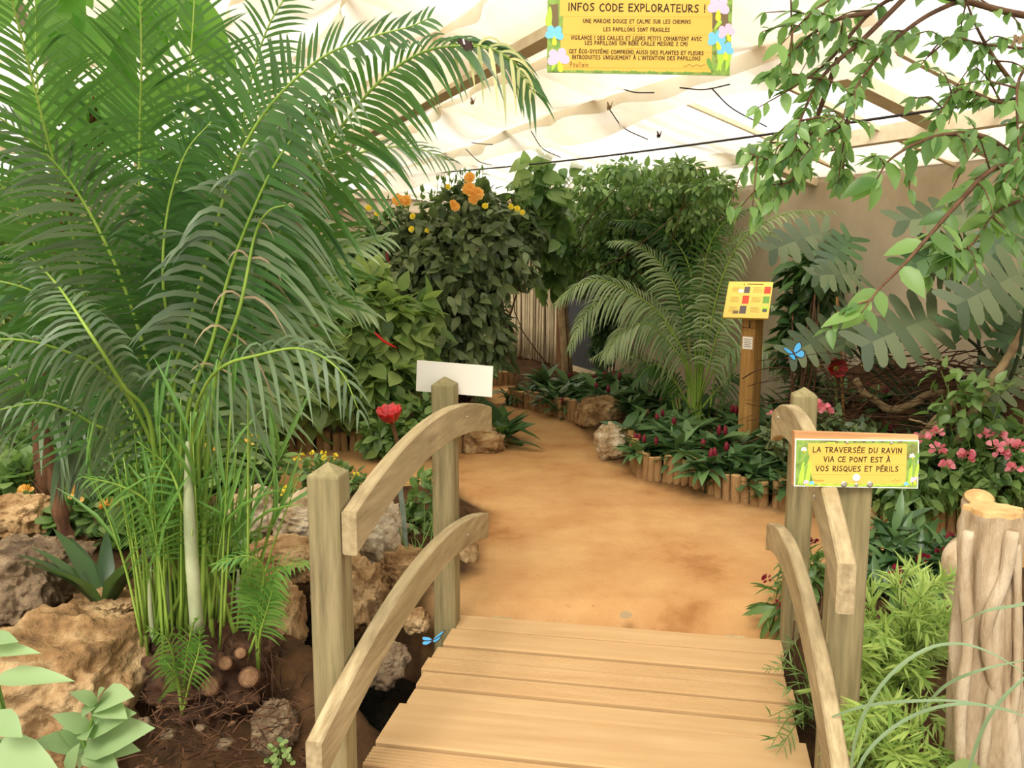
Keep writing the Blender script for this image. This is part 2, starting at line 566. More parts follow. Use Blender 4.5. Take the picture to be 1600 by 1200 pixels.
def ground_material():
    m, nt, out = new_mat('sandy_path_and_soil')
    b = nt.nodes.new('ShaderNodeBsdfPrincipled')
    b.inputs['Roughness'].default_value = 0.95
    b.inputs['Specular IOR Level'].default_value = 0.1
    at_ = nt.nodes.new('ShaderNodeAttribute')
    at_.attribute_name = 'sand'
    n = noise_tex(nt, 1.7, 8, 0.62)
    sand = ramp(nt, [(0.30, rgb(154, 106, 62)), (0.42, rgb(182, 136, 88)), (0.6, rgb(196, 154, 104)), (0.8, rgb(206, 168, 120))])
    nt.links.new(n.outputs['Fac'], sand.inputs[0])
    ns = noise_tex(nt, 46, 3, 0.7)
    sp = ramp(nt, [(0.27, rgb(150, 100, 60)), (0.36, (1, 1, 1, 1))])
    nt.links.new(ns.outputs['Fac'], sp.inputs[0])
    mul = nt.nodes.new('ShaderNodeMixRGB')
    mul.blend_type = 'MULTIPLY'
    mul.inputs[0].default_value = 0.5
    nt.links.new(sand.outputs[0], mul.inputs[1])
    nt.links.new(sp.outputs[0], mul.inputs[2])
    n2 = noise_tex(nt, 7, 6, 0.65)
    soil = ramp(nt, [(0.3, rgb(36, 26, 16)), (0.7, rgb(92, 66, 42))])
    nt.links.new(n2.outputs['Fac'], soil.inputs[0])
    mx = nt.nodes.new('ShaderNodeMixRGB')
    nt.links.new(at_.outputs['Fac'], mx.inputs[0])
    nt.links.new(soil.outputs[0], mx.inputs[1])
    nt.links.new(mul.outputs[0], mx.inputs[2])
    nt.links.new(mx.outputs[0], b.inputs['Base Color'])
    n3 = noise_tex(nt, 18, 8, 0.7)
    bp = nt.nodes.new('ShaderNodeBump')
    bp.inputs['Strength'].default_value = 0.35
    bp.inputs['Distance'].default_value = 0.02
    nt.links.new(n3.outputs['Fac'], bp.inputs['Height'])
    nt.links.new(bp.outputs[0], b.inputs['Normal'])
    nt.links.new(b.outputs[0], out.inputs[0])
    return m


def grid_faces(nu, nv):
    idx = np.arange(nu * nv).reshape(nv, nu)
    return np.stack([idx[:-1, :-1], idx[:-1, 1:], idx[1:, 1:], idx[1:, :-1]], -1).reshape(-1, 4)


mb = MB()
mb.add(np.column_stack([G2, GZ]), grid_faces(len(sx), len(sy)))
floor = mb.build('floor', ground_material())
floor['kind'] = 'structure'
_sand = 1 - smooth(_sd + _n1 * 0.06 + _n2 * 0.03, -0.06, 0.10)
_sand *= smooth(_rav, 0.25, 0.45)
ca = floor.data.attributes.new('sand', 'FLOAT', 'POINT')
ca.data.foreach_set('value', _sand.astype(np.float32))

# water in the stream bed
m, nt, out = new_mat('dark_stream_water')
b = nt.nodes.new('ShaderNodeBsdfPrincipled')
b.inputs['Base Color'].default_value = rgb(16, 18, 16)
b.inputs['Roughness'].default_value = 0.06
nz = noise_tex(nt, 9, 3, 0.5)
bp = nt.nodes.new('ShaderNodeBump')
bp.inputs['Strength'].default_value = 0.5
bp.inputs['Distance'].default_value = 0.02
nt.links.new(nz.outputs['Fac'], bp.inputs['Height'])
nt.links.new(bp.outputs[0], b.inputs['Normal'])
nt.links.new(b.outputs[0], out.inputs[0])
rv = cat_rom(RAVINE, 30)
mb = MB()
tn = unit(np.gradient(rv, axis=0))
sd = np.stack([-tn[:, 1], tn[:, 0]], 1)
V = []
for k in (-0.36, -0.18, 0, 0.18, 0.36):
    V.append(np.column_stack([rv + sd * k, np.full(30, -0.33)]))
mb.add(np.vstack(V), grid_faces(30, 5))
o = mb.build('stream_water', m)
o['kind'] = 'structure'

# ---------------------------------------------------------------- walls
GHR = np.stack([AX_N, AX_A, [0, 0, 1]], 1)       # columns: D, L, z
wall_m = noisy('beige_plaster', [(0.3, rgb(170, 152, 126)), (0.6, rgb(198, 182, 156)), (0.8, rgb(208, 194, 170))], 1.1, 0.9, 0.15, 18)
wall_seam = noisy('beige_seam', [(0.3, rgb(150, 132, 106)), (0.7, rgb(182, 164, 138))], 3, 0.9)
mb = MB()
mb.box(gh(4.86, (L0 + L1) / 2, 0.99), (0.12, L1 - L0, 2.38), GHR)
o = mb.build('wall_right', wall_m, smooth=False)
o['kind'] = 'structure'
mb = MB()
mb.box(gh(4.79, (L0 + L1) / 2, 2.18), (0.03, L1 - L0, 0.03), GHR)
mb.box(gh(4.792, (L0 + L1) / 2, 1.12), (0.02, L1 - L0, 0.02), GHR)
o = mb.build('trim_1', wall_seam, smooth=False)
o['kind'] = 'structure'
mb = MB()
mb.box(gh(-6.86, (L0 + L1) / 2, 0.99), (0.12, L1 - L0, 2.38), GHR)
o = mb.build('wall_left', wall_m, smooth=False)
o['kind'] = 'structure'
mb = MB()
mb.box(gh(-1, 13.86, 1.2), (11.6, 0.12, 2.6), GHR)
mb.box(gh(-1, 13.78, 2.42), (11.6, 0.06, 0.10), GHR)
mb.box(gh(-1, 13.79, 2.18), (11.6, 0.04, 0.03), GHR)
o = mb.build('wall_back', wall_m, smooth=False)
o['kind'] = 'structure'
glass = sheer('clear_film', (0.97, 0.96, 0.93, 1), 0.86, 0.6)
mb = MB()
mb.box(gh(-1, 13.86, 2.68), (11.6, 0.01, 0.40), GHR)
o = mb.build('window_1', glass, smooth=False)
o['kind'] = 'structure'
mb = MB()
for D in np.arange(-6.4, 4.7, 0.62):
    mb.box(gh(D, 13.84, 2.65), (0.05, 0.05, 0.44), GHR)
    mb.box(gh(D + 0.16, 13.84, 2.65), (0.025, 0.05, 0.44), GHR)
o = mb.build('window_frame', M['beam_wood'], smooth=False)
o['kind'] = 'structure'
mb = MB()
mb.box(gh(-1, 13.72, 2.90), (11.6, 0.14, 0.10), GHR)
o = mb.build('end_beam', M['beam_wood'], smooth=False)
o['kind'] = 'structure'
mb = MB()
mb.add(np.array([gh(-6.8, 13.88, 2.9), gh(4.8, 13.88, 2.9), gh(-1, 13.88, 4.2)]), [[0, 1, 2]])
o = mb.build('wall_gable', sheer('gable_cloth', (0.95, 0.90, 0.80, 1), 0.35, 0.6), smooth=False)
o['kind'] = 'structure'
mb = MB()
mb.add(np.array([gh(-6.8, L0, -0.1), gh(4.8, L0, -0.1), gh(4.8, L0, 2.2), gh(-1, L0, 3.95), gh(-6.8, L0, 2.2)]), [[0, 1, 2, 3, 4]])
o = mb.build('wall_front', sheer('end_film', (0.95, 0.92, 0.86, 1), 0.5, 0.6), smooth=False)
o['kind'] = 'structure'

# ---------------------------------------------------------------- roof film, rafters, beams
film = sheer('roof_film', (0.98, 0.97, 0.94, 1), 0.88, 0.6)
mb = MB()
mb.add(np.array([gh(4.9, L0, 2.17), gh(4.9, L1, 2.17), gh(-1, L1, 3.95), gh(-1, L0, 3.95), gh(-6.9, L1, 2.17), gh(-6.9, L0, 2.17)]),
       [[0, 1, 2, 3], [3, 2, 4, 5]])
o = mb.build('ceiling', film, smooth=False)
o['kind'] = 'structure'


def sloped_box(D0, D1, L, z0, z1, w, h):
    """a bar lying across the house from D0 to D1"""
    a, b = gh(D0, L, z0), gh(D1, L, z1)
    d = unit(b - a)
    u = np.cross(AX_A, d)
    R = np.stack([d, AX_A, u], 1)
    return (a + b) / 2, (np.linalg.norm(b - a), w, h), R


for L in (-3.2, -1.4, 0.4, 2.2, 4.0, 5.8, 7.6, 9.4, 11.2, 13.0):
    mb = MB()
    for s in (0, 1):
        D0, D1 = (4.8, -1) if s == 0 else (-6.8, -1)
        c, sz, R = sloped_box(D0, D1, L, 2.12, 3.88, 0.13, 0.07)
        mb.box(c, sz, R)
    o = mb.build('roof_rafter_beam', M['beam_wood'], smooth=False)
    o['kind'] = 'structure'
for L in np.arange(-2.75, 5.6, 0.9):
    mb = MB()
    c, sz, R = sloped_box(4.8, 3.0, L, 2.14, 2.68, 0.035, 0.03)
    mb.box(c, sz, R)
    o = mb.build('glazing_bar_beam', M['beam_wood'], smooth=False)
    o['kind'] = 'structure'
for D, dz, w, h in ((4.2, -0.06, 0.09, 0.10), (2.06, -0.20, 0.12, 0.15), (-1.0, -0.2, 0.12, 0.16), (-3.6, -0.2, 0.12, 0.15)):
    mb = MB()
    mb.box(gh(D, (L0 + L1) / 2, float(zroof(D)) + dz), (w, L1 - L0 - 0.1, h), GHR)
    o = mb.build('roof_purlin_beam', M['beam_wood'], smooth=False)
    o['kind'] = 'structure'

# ---------------------------------------------------------------- shade cloths hung under the roof in scallops
cloth_m = sheer('cream_shade_cloth', (0.98, 0.93, 0.81, 1), 0.3, 0.54, (2.2, (1.0, 0.5, 1.0), 0.0, 0.16, (0.88, 0.78, 0.60, 1)))  # streaked opacity stands in for shading of the folds
cloth_w = sheer('thin_white_cloth', (0.98, 0.95, 0.88, 1), 0.55, 0.62, (3.0, (0.6, 2.5, 1.0), 0.10, 0.45, (0.95, 0.88, 0.74, 1)))


def cloth(name, D0, D1, La, Lb, period, sag, mat, gap=0.12, step=0.045, lst=0.12, cross=0.0):
    Ds = np.arange(D0, D1 + 1e-6, step)
    Ls = np.arange(La, Lb + 1e-6, lst)
    V = np.empty((len(Ls), len(Ds), 3))
    for j, L in enumerate(Ls):
        wob = np.array([mnoise.noise(Vector((D * 0.8, L * 0.55, 1.7))) for D in Ds])
        fine = np.array([mnoise.noise(Vector((D * 4.0 + L * 0.9, L * 1.1, 5.2))) for D in Ds])
        ph = (Ds + 0.10 * wob) / period
        s = np.abs(np.sin(math.pi * ph))
        amp = 0.65 + 0.5 * np.array([mnoise.noise(Vector((math.floor(p) * 3.3, L * 0.45, 0.0))) for p in ph])
        z = zroof(Ds) - gap - sag * s * amp - 0.018 * fine - 0.03 * wob
        if cross:
            z -= cross * abs(math.sin(math.pi * L / 0.9))
        V[j] = AX_N * Ds[:, None] + AX_A * L + np.array([0, 0, 1.0]) * z[:, None]
    mb = MB()
    mb.add(V.reshape(-1, 3), grid_faces(len(Ds), len(Ls)))
    o = mb.build(name, mat)
    o['kind'] = 'structure'
    return o


cloth('ceiling_cloth', -0.9, 3.14, 3.2, 13.6, 0.58, 0.20, cloth_m, step=0.03)
cloth('ceiling_cloth', -6.6, -1.0, 4.0, 13.6, 0.62, 0.14, cloth_m, lst=0.2, step=0.06)
for k in range(-1, 6):
    # doubled cloth strips added at the gathers to darken the fold lines
    D0 = 0.58 * k
    Ls = np.arange(3.2, 13.6, 0.10)
    rows = []
    for j, L in enumerate(Ls):
        D = D0 - 0.10 * mnoise.noise(Vector((D0 * 0.8, L * 0.55, 1.7)))
        h = 0.05 + 0.06 * (0.5 + 0.5 * mnoise.noise(Vector((L * 0.9, k * 5.1, 2.0)))) + 0.01 * math.sin(L * 9)
        z = float(zroof(D)) - 0.115
        off = 0.02 * math.sin(L * 7 + k)
        rows.append([gh(D, L, z), gh(D + off, L, z - h * .5), gh(D + 2 * off + .01, L, z - h)])
    mb = MB()
    mb.add(np.array(rows).reshape(-1, 3), grid_faces(3, len(Ls)))
    o = mb.build('ceiling_cloth', cloth_m)
    o['kind'] = 'structure'
cloth('ceiling_cloth', 3.16, 4.16, 5.3, 13.6, 1.0, 0.08, cloth_w, gap=0.09, cross=0.04)
cloth('ceiling_cloth', 4.24, 4.78, -4.0, 13.6, 0.54, 0.02, sheer('eave_cloth', (0.93, 0.84, 0.70, 1), 0.12, 0.55), gap=0.03)
# ================================================================== the arched footbridge
BR_A = math.radians(11)
BR_O = np.array([0.443, 3.61, 0.0])
BA = np.array([math.cos(BR_A), -math.sin(BR_A), 0])
BB = np.array([math.sin(BR_A), math.cos(BR_A), 0])


def bridge_pt(x, y, z=0.0):
    return BR_O + BA * x + BB * y + np.array([0, 0, z])


bridge = tag(empty('footbridge', BR_O, -BR_A), 'weathered wooden footbridge with plank deck and arched side rails', 'bridge')


def extrude_x(profile, x0, x1, name, mat, parent, bulge=None):
    """a bar along x with the given y-z outline"""
    P = np.asarray(profile, float)
    n = len(P)
    V = np.vstack([np.column_stack([np.full(n, x), P]) for x in (x0, x1)])
    idx = np.arange(n)
    q = np.stack([idx, (idx + 1) % n, (idx + 1) % n + n, idx + n], 1)
    mb = MB()
    mb.add(V, [list(f) for f in q] + [list(idx[::-1]), list(idx + n)])
    return mb.build(name, mat, parent, smooth=False)


gaps = [(gnd(800, y)[:2] - BR_O[:2]) @ BB[:2] for y in (974, 988, 1017, 1037, 1060, 1086, 1114, 1185)]
gaps += [gaps[-1] - 0.125 * k for k in range(1, 7)]
ribbed = {2, 3, 4, 7, 9, 11}
for i in range(len(gaps) - 1):
    yb, yf = gaps[i + 1] + 0.009, gaps[i] - 0.009
    if i == 0:
        yf += 0.06
    w = yf - yb
    top = 0.004 * math.sin(i * 2.3)
    if i in ribbed:
        n = max(5, int(round(w / 0.0165)))
        pr = [(yb, -0.035), (yb, top - 0.004)]
        for k in range(n):
            y0 = yb + w * k / n
            pr += [(y0 + w / n * 0.10, top - 0.006), (y0 + w / n * 0.26, top), (y0 + w / n * 0.74, top), (y0 + w / n * 0.90, top - 0.006)]
        pr += [(yf, top - 0.004), (yf, -0.035)]
    else:
        pr = [(yb, -0.035), (yb, top - 0.006), (yb + 0.006, top), (yf - 0.006, top), (yf, top - 0.006), (yf, -0.035)]
    pr = pr[::-1]
    extrude_x(pr, -0.70 + 0.012 * math.sin(i * 1.7), 0.665 + 0.012 * math.cos(i * 2.1), 'deck_board', M['deck_wood'], bridge)
for x in (-0.52, 0.5):
    mb = MB()
    mb.box((x, -0.76, -0.10), (0.09, 1.80, 0.12), bevel=0.006)
    mb.build('bearer', M['rail_wood'], bridge, smooth=False)


def post(x, y, ztop, w=0.094):
    mb = MB()
    h = w / 2
    c = 0.006
    sq = [(-h + c, -h), (h - c, -h), (h, -h + c), (h, h - c), (h - c, h), (-h + c, h), (-h, h - c), (-h, -h + c)]
    zs = [(-0.55, 1.0), (ztop - 0.034, 1.0), (ztop - 0.028, 0.97)]
    V = []
    for z, s in zs:
        V += [(a * s, b * s, z) for a, b in sq]
    V.append((0, 0, ztop + 0.004))
    Fq = []
    for k in range(2):
        for i in range(8):
            Fq.append([k * 8 + i, k * 8 + (i + 1) % 8, (k + 1) * 8 + (i + 1) % 8, (k + 1) * 8 + i])
    for i in range(8):
        Fq.append([16 + i, 16 + (i + 1) % 8, 24])
    mb.add(np.array(V), Fq)
    o = mb.build('post', M['post_wood'], bridge, smooth=False)
    o.location = (x, y, 0)
    return o


post(-0.725, -0.06, 1.075)
post(-0.725, -1.31, 1.005)
post(0.725, 0.06, 1.055)
post(0.725, -1.02, 1.04, 0.10)


def rail(x, y0, y1, zpk, ypk, k, dep, th=0.044):
    ys = np.linspace(y0, y1, 40)
    top = zpk - k * (ys - ypk) ** 2
    e = 0.005
    mb = MB()
    cs = []
    for i, y in enumerate(ys):
        zt, zb = top[i], top[i] - dep
        h = th / 2
        cs.append([(x - h, y, zb + e), (x - h + e, y, zb), (x + h - e, y, zb), (x + h, y, zb + e), (x + h, y, zt - e), (x + h - e, y, zt), (x - h + e, y, zt), (x - h, y, zt - e)])
    V = np.array(cs).reshape(-1, 3)
    idx = np.arange(len(V)).reshape(len(ys), 8)
    a, b = idx[:-1], idx[1:]
    q = np.stack([a, np.roll(a, -1, 1), np.roll(b, -1, 1), b], -1).reshape(-1, 4)
    mb.add(V, [list(f) for f in q] + [list(idx[0][::-1]), list(idx[-1])])
    return mb.build('rail', M['rail_wood'], bridge, smooth=False)


rail(-0.653, -1.345, 0.425, 0.992, -0.48, 0.150, 0.128)
rail(-0.653, -1.63, 0.345, 0.512, -0.60, 0.150, 0.122)
rail(0.653, -1.435, 0.345, 1.040, -0.47, 0.205, 0.128)
rail(0.653, -1.60, 0.365, 0.548, -0.52, 0.195, 0.122)
for (x, y, z, s) in ((-0.63, -0.06, 0.91, 1), (-0.63, -0.06, 0.40, 1), (0.63, 0.06, 0.93, -1), (0.63, -1.02, 0.90, -1)):
    mb = MB()
    mb.tube([(x - 0.004, y, z), (x + 0.003, y, z)], 0.007, 10)
    mb.build('screw_head', M['metal'], bridge)

# ================================================================== hand-lettered stroke alphabet (x right, y up, cap height 1)
GL = {
    'A': (.62, [[(0, 0), (.30, 1), (.58, .02)], [(.1, .36), (.5, .40)]]),
    'B': (.55, [[(.06, 0), (.04, 1), (.38, .92), (.42, .72), (.08, .52), (.48, .38), (.46, .12), (.06, 0)]]),
    'C': (.56, [[(.54, .86), (.36, .98), (.12, .78), (.03, .44), (.14, .10), (.36, .0), (.56, .12)]]),
    'D': (.62, [[(.06, 0), (.05, .98), (.36, .88), (.56, .58), (.5, .26), (.3, .06), (.06, 0)]]),
    'E': (.52, [[(.5, .97), (.06, .95), (.05, .02), (.52, .04)], [(.06, .5), (.44, .54)]]),
    'F': (.50, [[(.5, .98), (.06, .94), (.05, 0)], [(.06, .5), (.42, .54)]]),
    'G': (.62, [[(.54, .88), (.34, .98), (.1, .74), (.04, .4), (.2, .06), (.46, .06), (.58, .38), (.34, .40)]]),
    'H': (.60, [[(.06, 1), (.05, 0)], [(.54, 1), (.55, 0)], [(.06, .48), (.55, .54)]]),
    'I': (.16, [[(.08, 1), (.07, 0)]]),
    'L': (.48, [[(.06, 1), (.05, .03), (.46, .05)]]),
    'M': (.74, [[(.04, 0), (.12, .98), (.37, .34), (.60, 1), (.70, 0)]]),
    'N': (.62, [[(.05, 0), (.07, .98), (.52, .04), (.56, 1)]]),
    'O': (.66, [[(.32, .98), (.1, .78), (.04, .42), (.2, .06), (.42, .03), (.6, .32), (.58, .7), (.32, .98)]]),
    'P': (.52, [[(.07, 0), (.05, .98), (.40, .90), (.48, .68), (.34, .48), (.07, .42)]]),
    'Q': (.68, [[(.32, .98), (.1, .78), (.04, .42), (.2, .06), (.42, .03), (.6, .32), (.58, .7), (.32, .98)], [(.38, .24), (.66, -.12)]]),
    'R': (.58, [[(.07, 0), (.05, .98), (.40, .90), (.46, .70), (.32, .52), (.08, .46), (.56, .0)]]),
    'S': (.52, [[(.48, .92), (.26, .98), (.08, .78), (.2, .58), (.42, .42), (.46, .18), (.26, .01), (.04, .1)]]),
    'T': (.56, [[(.0, .92), (.56, .98)], [(.29, .95), (.26, 0)]]),
    'U': (.60, [[(.05, 1), (.05, .32), (.2, .03), (.4, .05), (.54, .32), (.55, 1)]]),
    'V': (.58, [[(.02, 1), (.27, 0), (.56, 1)]]),
    'X': (.58, [[(.04, 1), (.56, 0)], [(.54, 1), (.03, 0)]]),
    'Y': (.56, [[(.02, 1), (.28, .52)], [(.54, 1), (.28, .52), (.24, 0)]]),
    '2': (.50, [[(.05, .78), (.2, .98), (.42, .86), (.36, .56), (.05, .04), (.48, .06)]]),
    '(': (.24, [[(.2, 1.05), (.06, .7), (.06, .3), (.2, -.05)]]),
    ')': (.24, [[(.04, 1.05), (.18, .7), (.18, .3), (.04, -.05)]]),
    '-': (.42, [[(.06, .48), (.36, .5)]]),
    "'": (.14, [[(.08, 1.02), (.05, .78)]]),
    '!': (.18, [[(.11, 1), (.08, .32)], [(.07, .08), (.08, .0)]]),
    ' ': (.34, []),
}
GL['É'] = (GL['E'][0], GL['E'][1] + [[(.2, 1.12), (.42, 1.32)]])
GL['È'] = (GL['E'][0], GL['E'][1] + [[(.14, 1.32), (.36, 1.12)]])
GL['Ê'] = (GL['E'][0], GL['E'][1] + [[(.08, 1.12), (.26, 1.32), (.44, 1.12)]])
GL['À'] = (GL['A'][0], GL['A'][1] + [[(.16, 1.32), (.38, 1.12)]])
LOWER = {
    'P': (.50, [[(.07, 0), (.07, 1), (.38, 1), (.46, .74), (.36, .5), (.07, .48)]]),
    'o': (.50, [[(.24, .62), (.06, .5), (.05, .16), (.24, 0), (.42, .16), (.42, .5), (.24, .62)]]),
    'u': (.48, [[(.06, .62), (.06, .14), (.22, 0), (.40, .14)], [(.41, .62), (.41, 0)]]),
    'l': (.16, [[(.07, 1.05), (.07, 0)]]),
    'a': (.50, [[(.40, .5), (.22, .62), (.05, .36), (.1, .04), (.26, 0), (.40, .16)], [(.41, .62), (.41, 0)]]),
    'i': (.16, [[(.07, .62), (.07, 0)], [(.07, .86), (.08, .92)]]),
    'n': (.48, [[(.06, .62), (.06, 0)], [(.06, .44), (.24, .62), (.40, .48), (.40, 0)]]),
}


class Face:
    """a flat printed face: u to the right, v up, seen from its front; depth pushes a print layer towards the viewer"""

    def __init__(self, o, u, v):
        self.o = np.asarray(o, float)
        self.u = unit(u)
        self.v = unit(v)
        self.n = np.cross(self.u, self.v)     # towards the viewer

    def uv(self, px, py):
        d = ray(px, py)
        t = ((self.o - EYEV) @ self.n) / (d @ self.n)
        p = EYEV + d * t - self.o
        return np.array([p @ self.u, p @ self.v])

    def pt(self, uv, depth=0.0):
        uv = np.atleast_2d(uv)
        return self.o + uv[:, :1] * self.u + uv[:, 1:2] * self.v + self.n * depth

    def rot(self):
        return np.stack([self.u, self.n, self.v], 1)


def stroke(mb, face, pts, w, depth, mi=0):
    pts = np.asarray(pts, float)
    for a, b in zip(pts[:-1], pts[1:]):
        d = b - a
        L = np.linalg.norm(d)
        if L < 1e-7:
            continue
        d = d / L
        nrm = np.array([-d[1], d[0]])
        a2, b2 = a - d * w * 0.38, b + d * w * 0.38
        q = np.array([a2 - nrm * w / 2, b2 - nrm * w / 2, b2 + nrm * w / 2, a2 + nrm * w / 2])
        mb.add(face.pt(q, depth), [[0, 1, 2, 3]], mi)
        depth += 0.000004


def write_line(mb, face, text, a, b, cap, depth, weight=0.13, glyphs=GL, mi=0):
    """text from face point a to b (left and right end of its baseline) with the given cap height"""
    a, b = np.asarray(a, float), np.asarray(b, float)
    gap = 0.16
    tot = sum(glyphs[c][0] + gap for c in text) - gap
    d = b - a
    L = np.linalg.norm(d)
    d = d / L
    nrm = np.array([-d[1], d[0]])
    sx_ = L / tot
    r = random.Random(len(text))
    x = 0.0
    for c in text:
        wd, strokes = glyphs[c]
        jig = r.uniform(-0.03, 0.03) * cap
        for s in strokes:
            P = [a + d * ((x + p[0]) * sx_) + nrm * (p[1] * cap + jig) for p in s]
            stroke(mb, face, P, cap * weight, depth, mi)
        x += wd + gap


def flat_poly(mb, face, uvs, depth, mi=0):
    mb.add(face.pt(np.asarray(uvs), depth), [list(range(len(uvs)))], mi)


def disc(face, mb, c, r, depth, mi=0, n=14, sx_=1.0):
    flat_poly(mb, face, [(c[0] + r * sx_ * math.cos(t), c[1] + r * math.sin(t)) for t in np.linspace(0, 2 * math.pi, n, endpoint=False)], depth, mi)


def petal(face, mb, c, ang, L, W, depth, mi=0):
    """a rounded petal from c outwards"""
    ca, sa = math.cos(ang), math.sin(ang)
    uv = []
    for t in np.linspace(0, 2 * math.pi, 16, endpoint=False):
        x = L * (0.5 - 0.5 * math.cos(t))
        y = W * math.sin(t) * (0.35 + 0.65 * (0.5 - 0.5 * math.cos(t)))
        uv.append((c[0] + ca * x - sa * y, c[1] + sa * x + ca * y))
    flat_poly(mb, face, uv, depth, mi)


def printed_flower(face, parent, c, size, mat, turn=0.0, depth=0.0012):
    mb = MB()
    for k, a in enumerate((0.25, 1.15, 2.1, 2.9)):
        petal(face, mb, c, a + turn, size * (0.62 if k in (1, 2) else 0.5), size * 0.26, depth + 0.0001 * k, 0)
    petal(face, mb, (c[0], c[1] + size * 0.06), -1.45 + turn, size * 0.5, size * 0.17, depth + 0.0006, 1)
    return mb.build('printed_flower', [mat, M['yolk']], parent, smooth=False)


def slab(face, parent, name, quad, th, mat, back=0.0):
    """a board with the given corner uvs (anticlockwise), th thick behind the face"""
    V = np.vstack([face.pt(quad, -back), face.pt(quad, -back - th)])
    n = len(quad)
    Fq = [list(range(n)), [n + k for k in range(n)][::-1]] + [[k, k + n, (k + 1) % n + n, (k + 1) % n] for k in range(n)]
    mb = MB()
    mb.add(V, Fq)
    return mb.build(name, mat, parent, smooth=False)


def leaf_prints(face, parent, spots, mat, depth, name='foliage_print'):
    for (c, ang, L, W) in spots:
        mb = MB()
        petal(face, mb, c, ang, L, W, depth, 0)
        depth += 0.00004
        mb.build(name, mat, parent, smooth=False)


# ---------------------------------------------------------------- the hanging notice
t = empty('notice_board')
tag(t, 'yellow notice with a list of rules hanging from the roof, flowers down both edges', 'sign')
yw = math.radians(3)
fc = Face(at(998, 116, 3.4), (math.cos(yw), math.sin(yw), 0), (0, 0, 1))
q = [fc.uv(855, 113), fc.uv(1140, 118)]
top_v = 0.47
quad = [q[0], q[1], (q[1][0] + 0.003, top_v), (q[0][0], top_v)]
slab(fc, t, 'panel', quad, 0.006, M['sign_green'])
yl = [fc.uv(878, 110), fc.uv(1111, 113.5), fc.uv(1113, 60), fc.uv(1112, 4), (fc.uv(1113, 0)[0], top_v - 0.03), (fc.uv(874, 0)[0], top_v - 0.03),
      fc.uv(875, 25), fc.uv(880, 26), fc.uv(879, 53), fc.uv(875, 54)]
mb = MB()
flat_poly(mb, fc, yl, 0.0006)
mb.build('yellow_field', M['sign_yellow'], t, smooth=False)
mb = MB()
for y in (25.5, 53.8, 81, 105.5):
    stroke(mb, fc, [fc.uv(879, y), fc.uv(1111, y + 1.2)], 0.0012, 0.0009)
for y in (40, 53.6, 75.6):
    stroke(mb, fc, [fc.uv(979, y), fc.uv(1005, y)], 0.0034, 0.0010)
mb.build('plank_line', M['pale_ink'], t, smooth=False)
mb = MB()
s34 = 3.4 / 1400
for text, x0, x1, ya, yb, cap, wgt in (
        ('INFOS CODE EXPLORATEURS !', 888, 1102, 16.6, 19.2, 10.6, .16),
        ('UNE MARCHE DOUCE ET CALME SUR LES CHEMINS', 911, 1079, 35.6, 37.2, 5.5, .17),
        ('LES PAPILLONS SONT FRAGILES', 943, 1046, 48.8, 49.8, 5.5, .17),
        ('VIGILANCE ! DES CAILLES ET LEURS PETITS COHABITENT AVEC', 892, 1096, 61.6, 64.0, 5.5, .17),
        ('LES PAPILLONS (UN BÉBÉ CAILLE MESURE 2 CM)', 914, 1074, 69.8, 71.8, 5.5, .17),
        ('CET ÉCO-SYSTÈME COMPREND AUSSI DES PLANTES ET FLEURS', 889, 1099, 83.0, 86.2, 5.5, .17),
        ("INTRODUITES UNIQUEMENT À L'INTENTION DES PAPILLONS", 894, 1094, 92.0, 94.6, 5.5, .17)):
    write_line(mb, fc, text, fc.uv(x0, ya), fc.uv(x1, yb), cap * s34, 0.0014, wgt)
mb.build('lettering', M['black_ink'], t, smooth=False)
mb = MB()
write_line(mb, fc, 'Poullain', fc.uv(890.5, 104), fc.uv(919, 104.4), 6.4 * s34, 0.0014, .11, LOWER)
sq = [fc.uv(1068 + k * 1.5, 102.5 + 2.2 * math.sin(k * 0.8) * (1 - k / 40)) for k in range(24)]
stroke(mb, fc, sq, 0.0014, 0.0014)
mb.build('maker_mark', M['brown_ink'], t, smooth=False)
for (x, y, w, h) in ((866, 30, 14, 44), (1126, 32, 26, 24), (1130, 92, 20, 10), (866, -40, 20, 60), (1127, -50, 24, 70)):
    a_ = fc.uv(x, y)
    mb = MB()
    flat_poly(mb, fc, [(a_[0] - w * s34 / 2, a_[1] - h * s34 / 2), (a_[0] + w * s34 / 2, a_[1] - h * s34 * 0.42), (a_[0] + w * s34 * .4, a_[1] + h * s34 / 2), (a_[0] - w * s34 * .46, a_[1] + h * s34 * .45)], 0.0004)
    mb.build('bark_print', M['bark_print'], t, smooth=False)
leaf_prints(fc, t, [(fc.uv(860, 10), -1.7, .07, .016), (fc.uv(858, 30), -1.4, .05, .012), (fc.uv(862, 75), -1.1, .06, .012), (fc.uv(1120, 112), 1.2, .08, .014), (fc.uv(1126, 112), 1.7, .07, .012),
                    (fc.uv(1134, 112), 1.4, .09, .014), (fc.uv(1116, 46), .9, .04, .01), (fc.uv(1132, 8), 1.3, .05, .012), (fc.uv(862, 111), 1.2, .05, .012)], M['lime'], 0.0008)
leaf_prints(fc, t, [(fc.uv(868, 112), 1.9, .07, .014), (fc.uv(1112, 112), 1.9, .05, .012), (fc.uv(1138, 112), 1.9, .07, .012), (fc.uv(857, 60), -.6, .05, .012), (fc.uv(1137, 100), 2.4, .06, .012)] +
            [(fc.uv(885 + 14 * k, 112.3 + k * .22), 0.2 if k % 2 else 2.9, .03, .003) for k in range(17)], M['mid_green'], 0.0007)
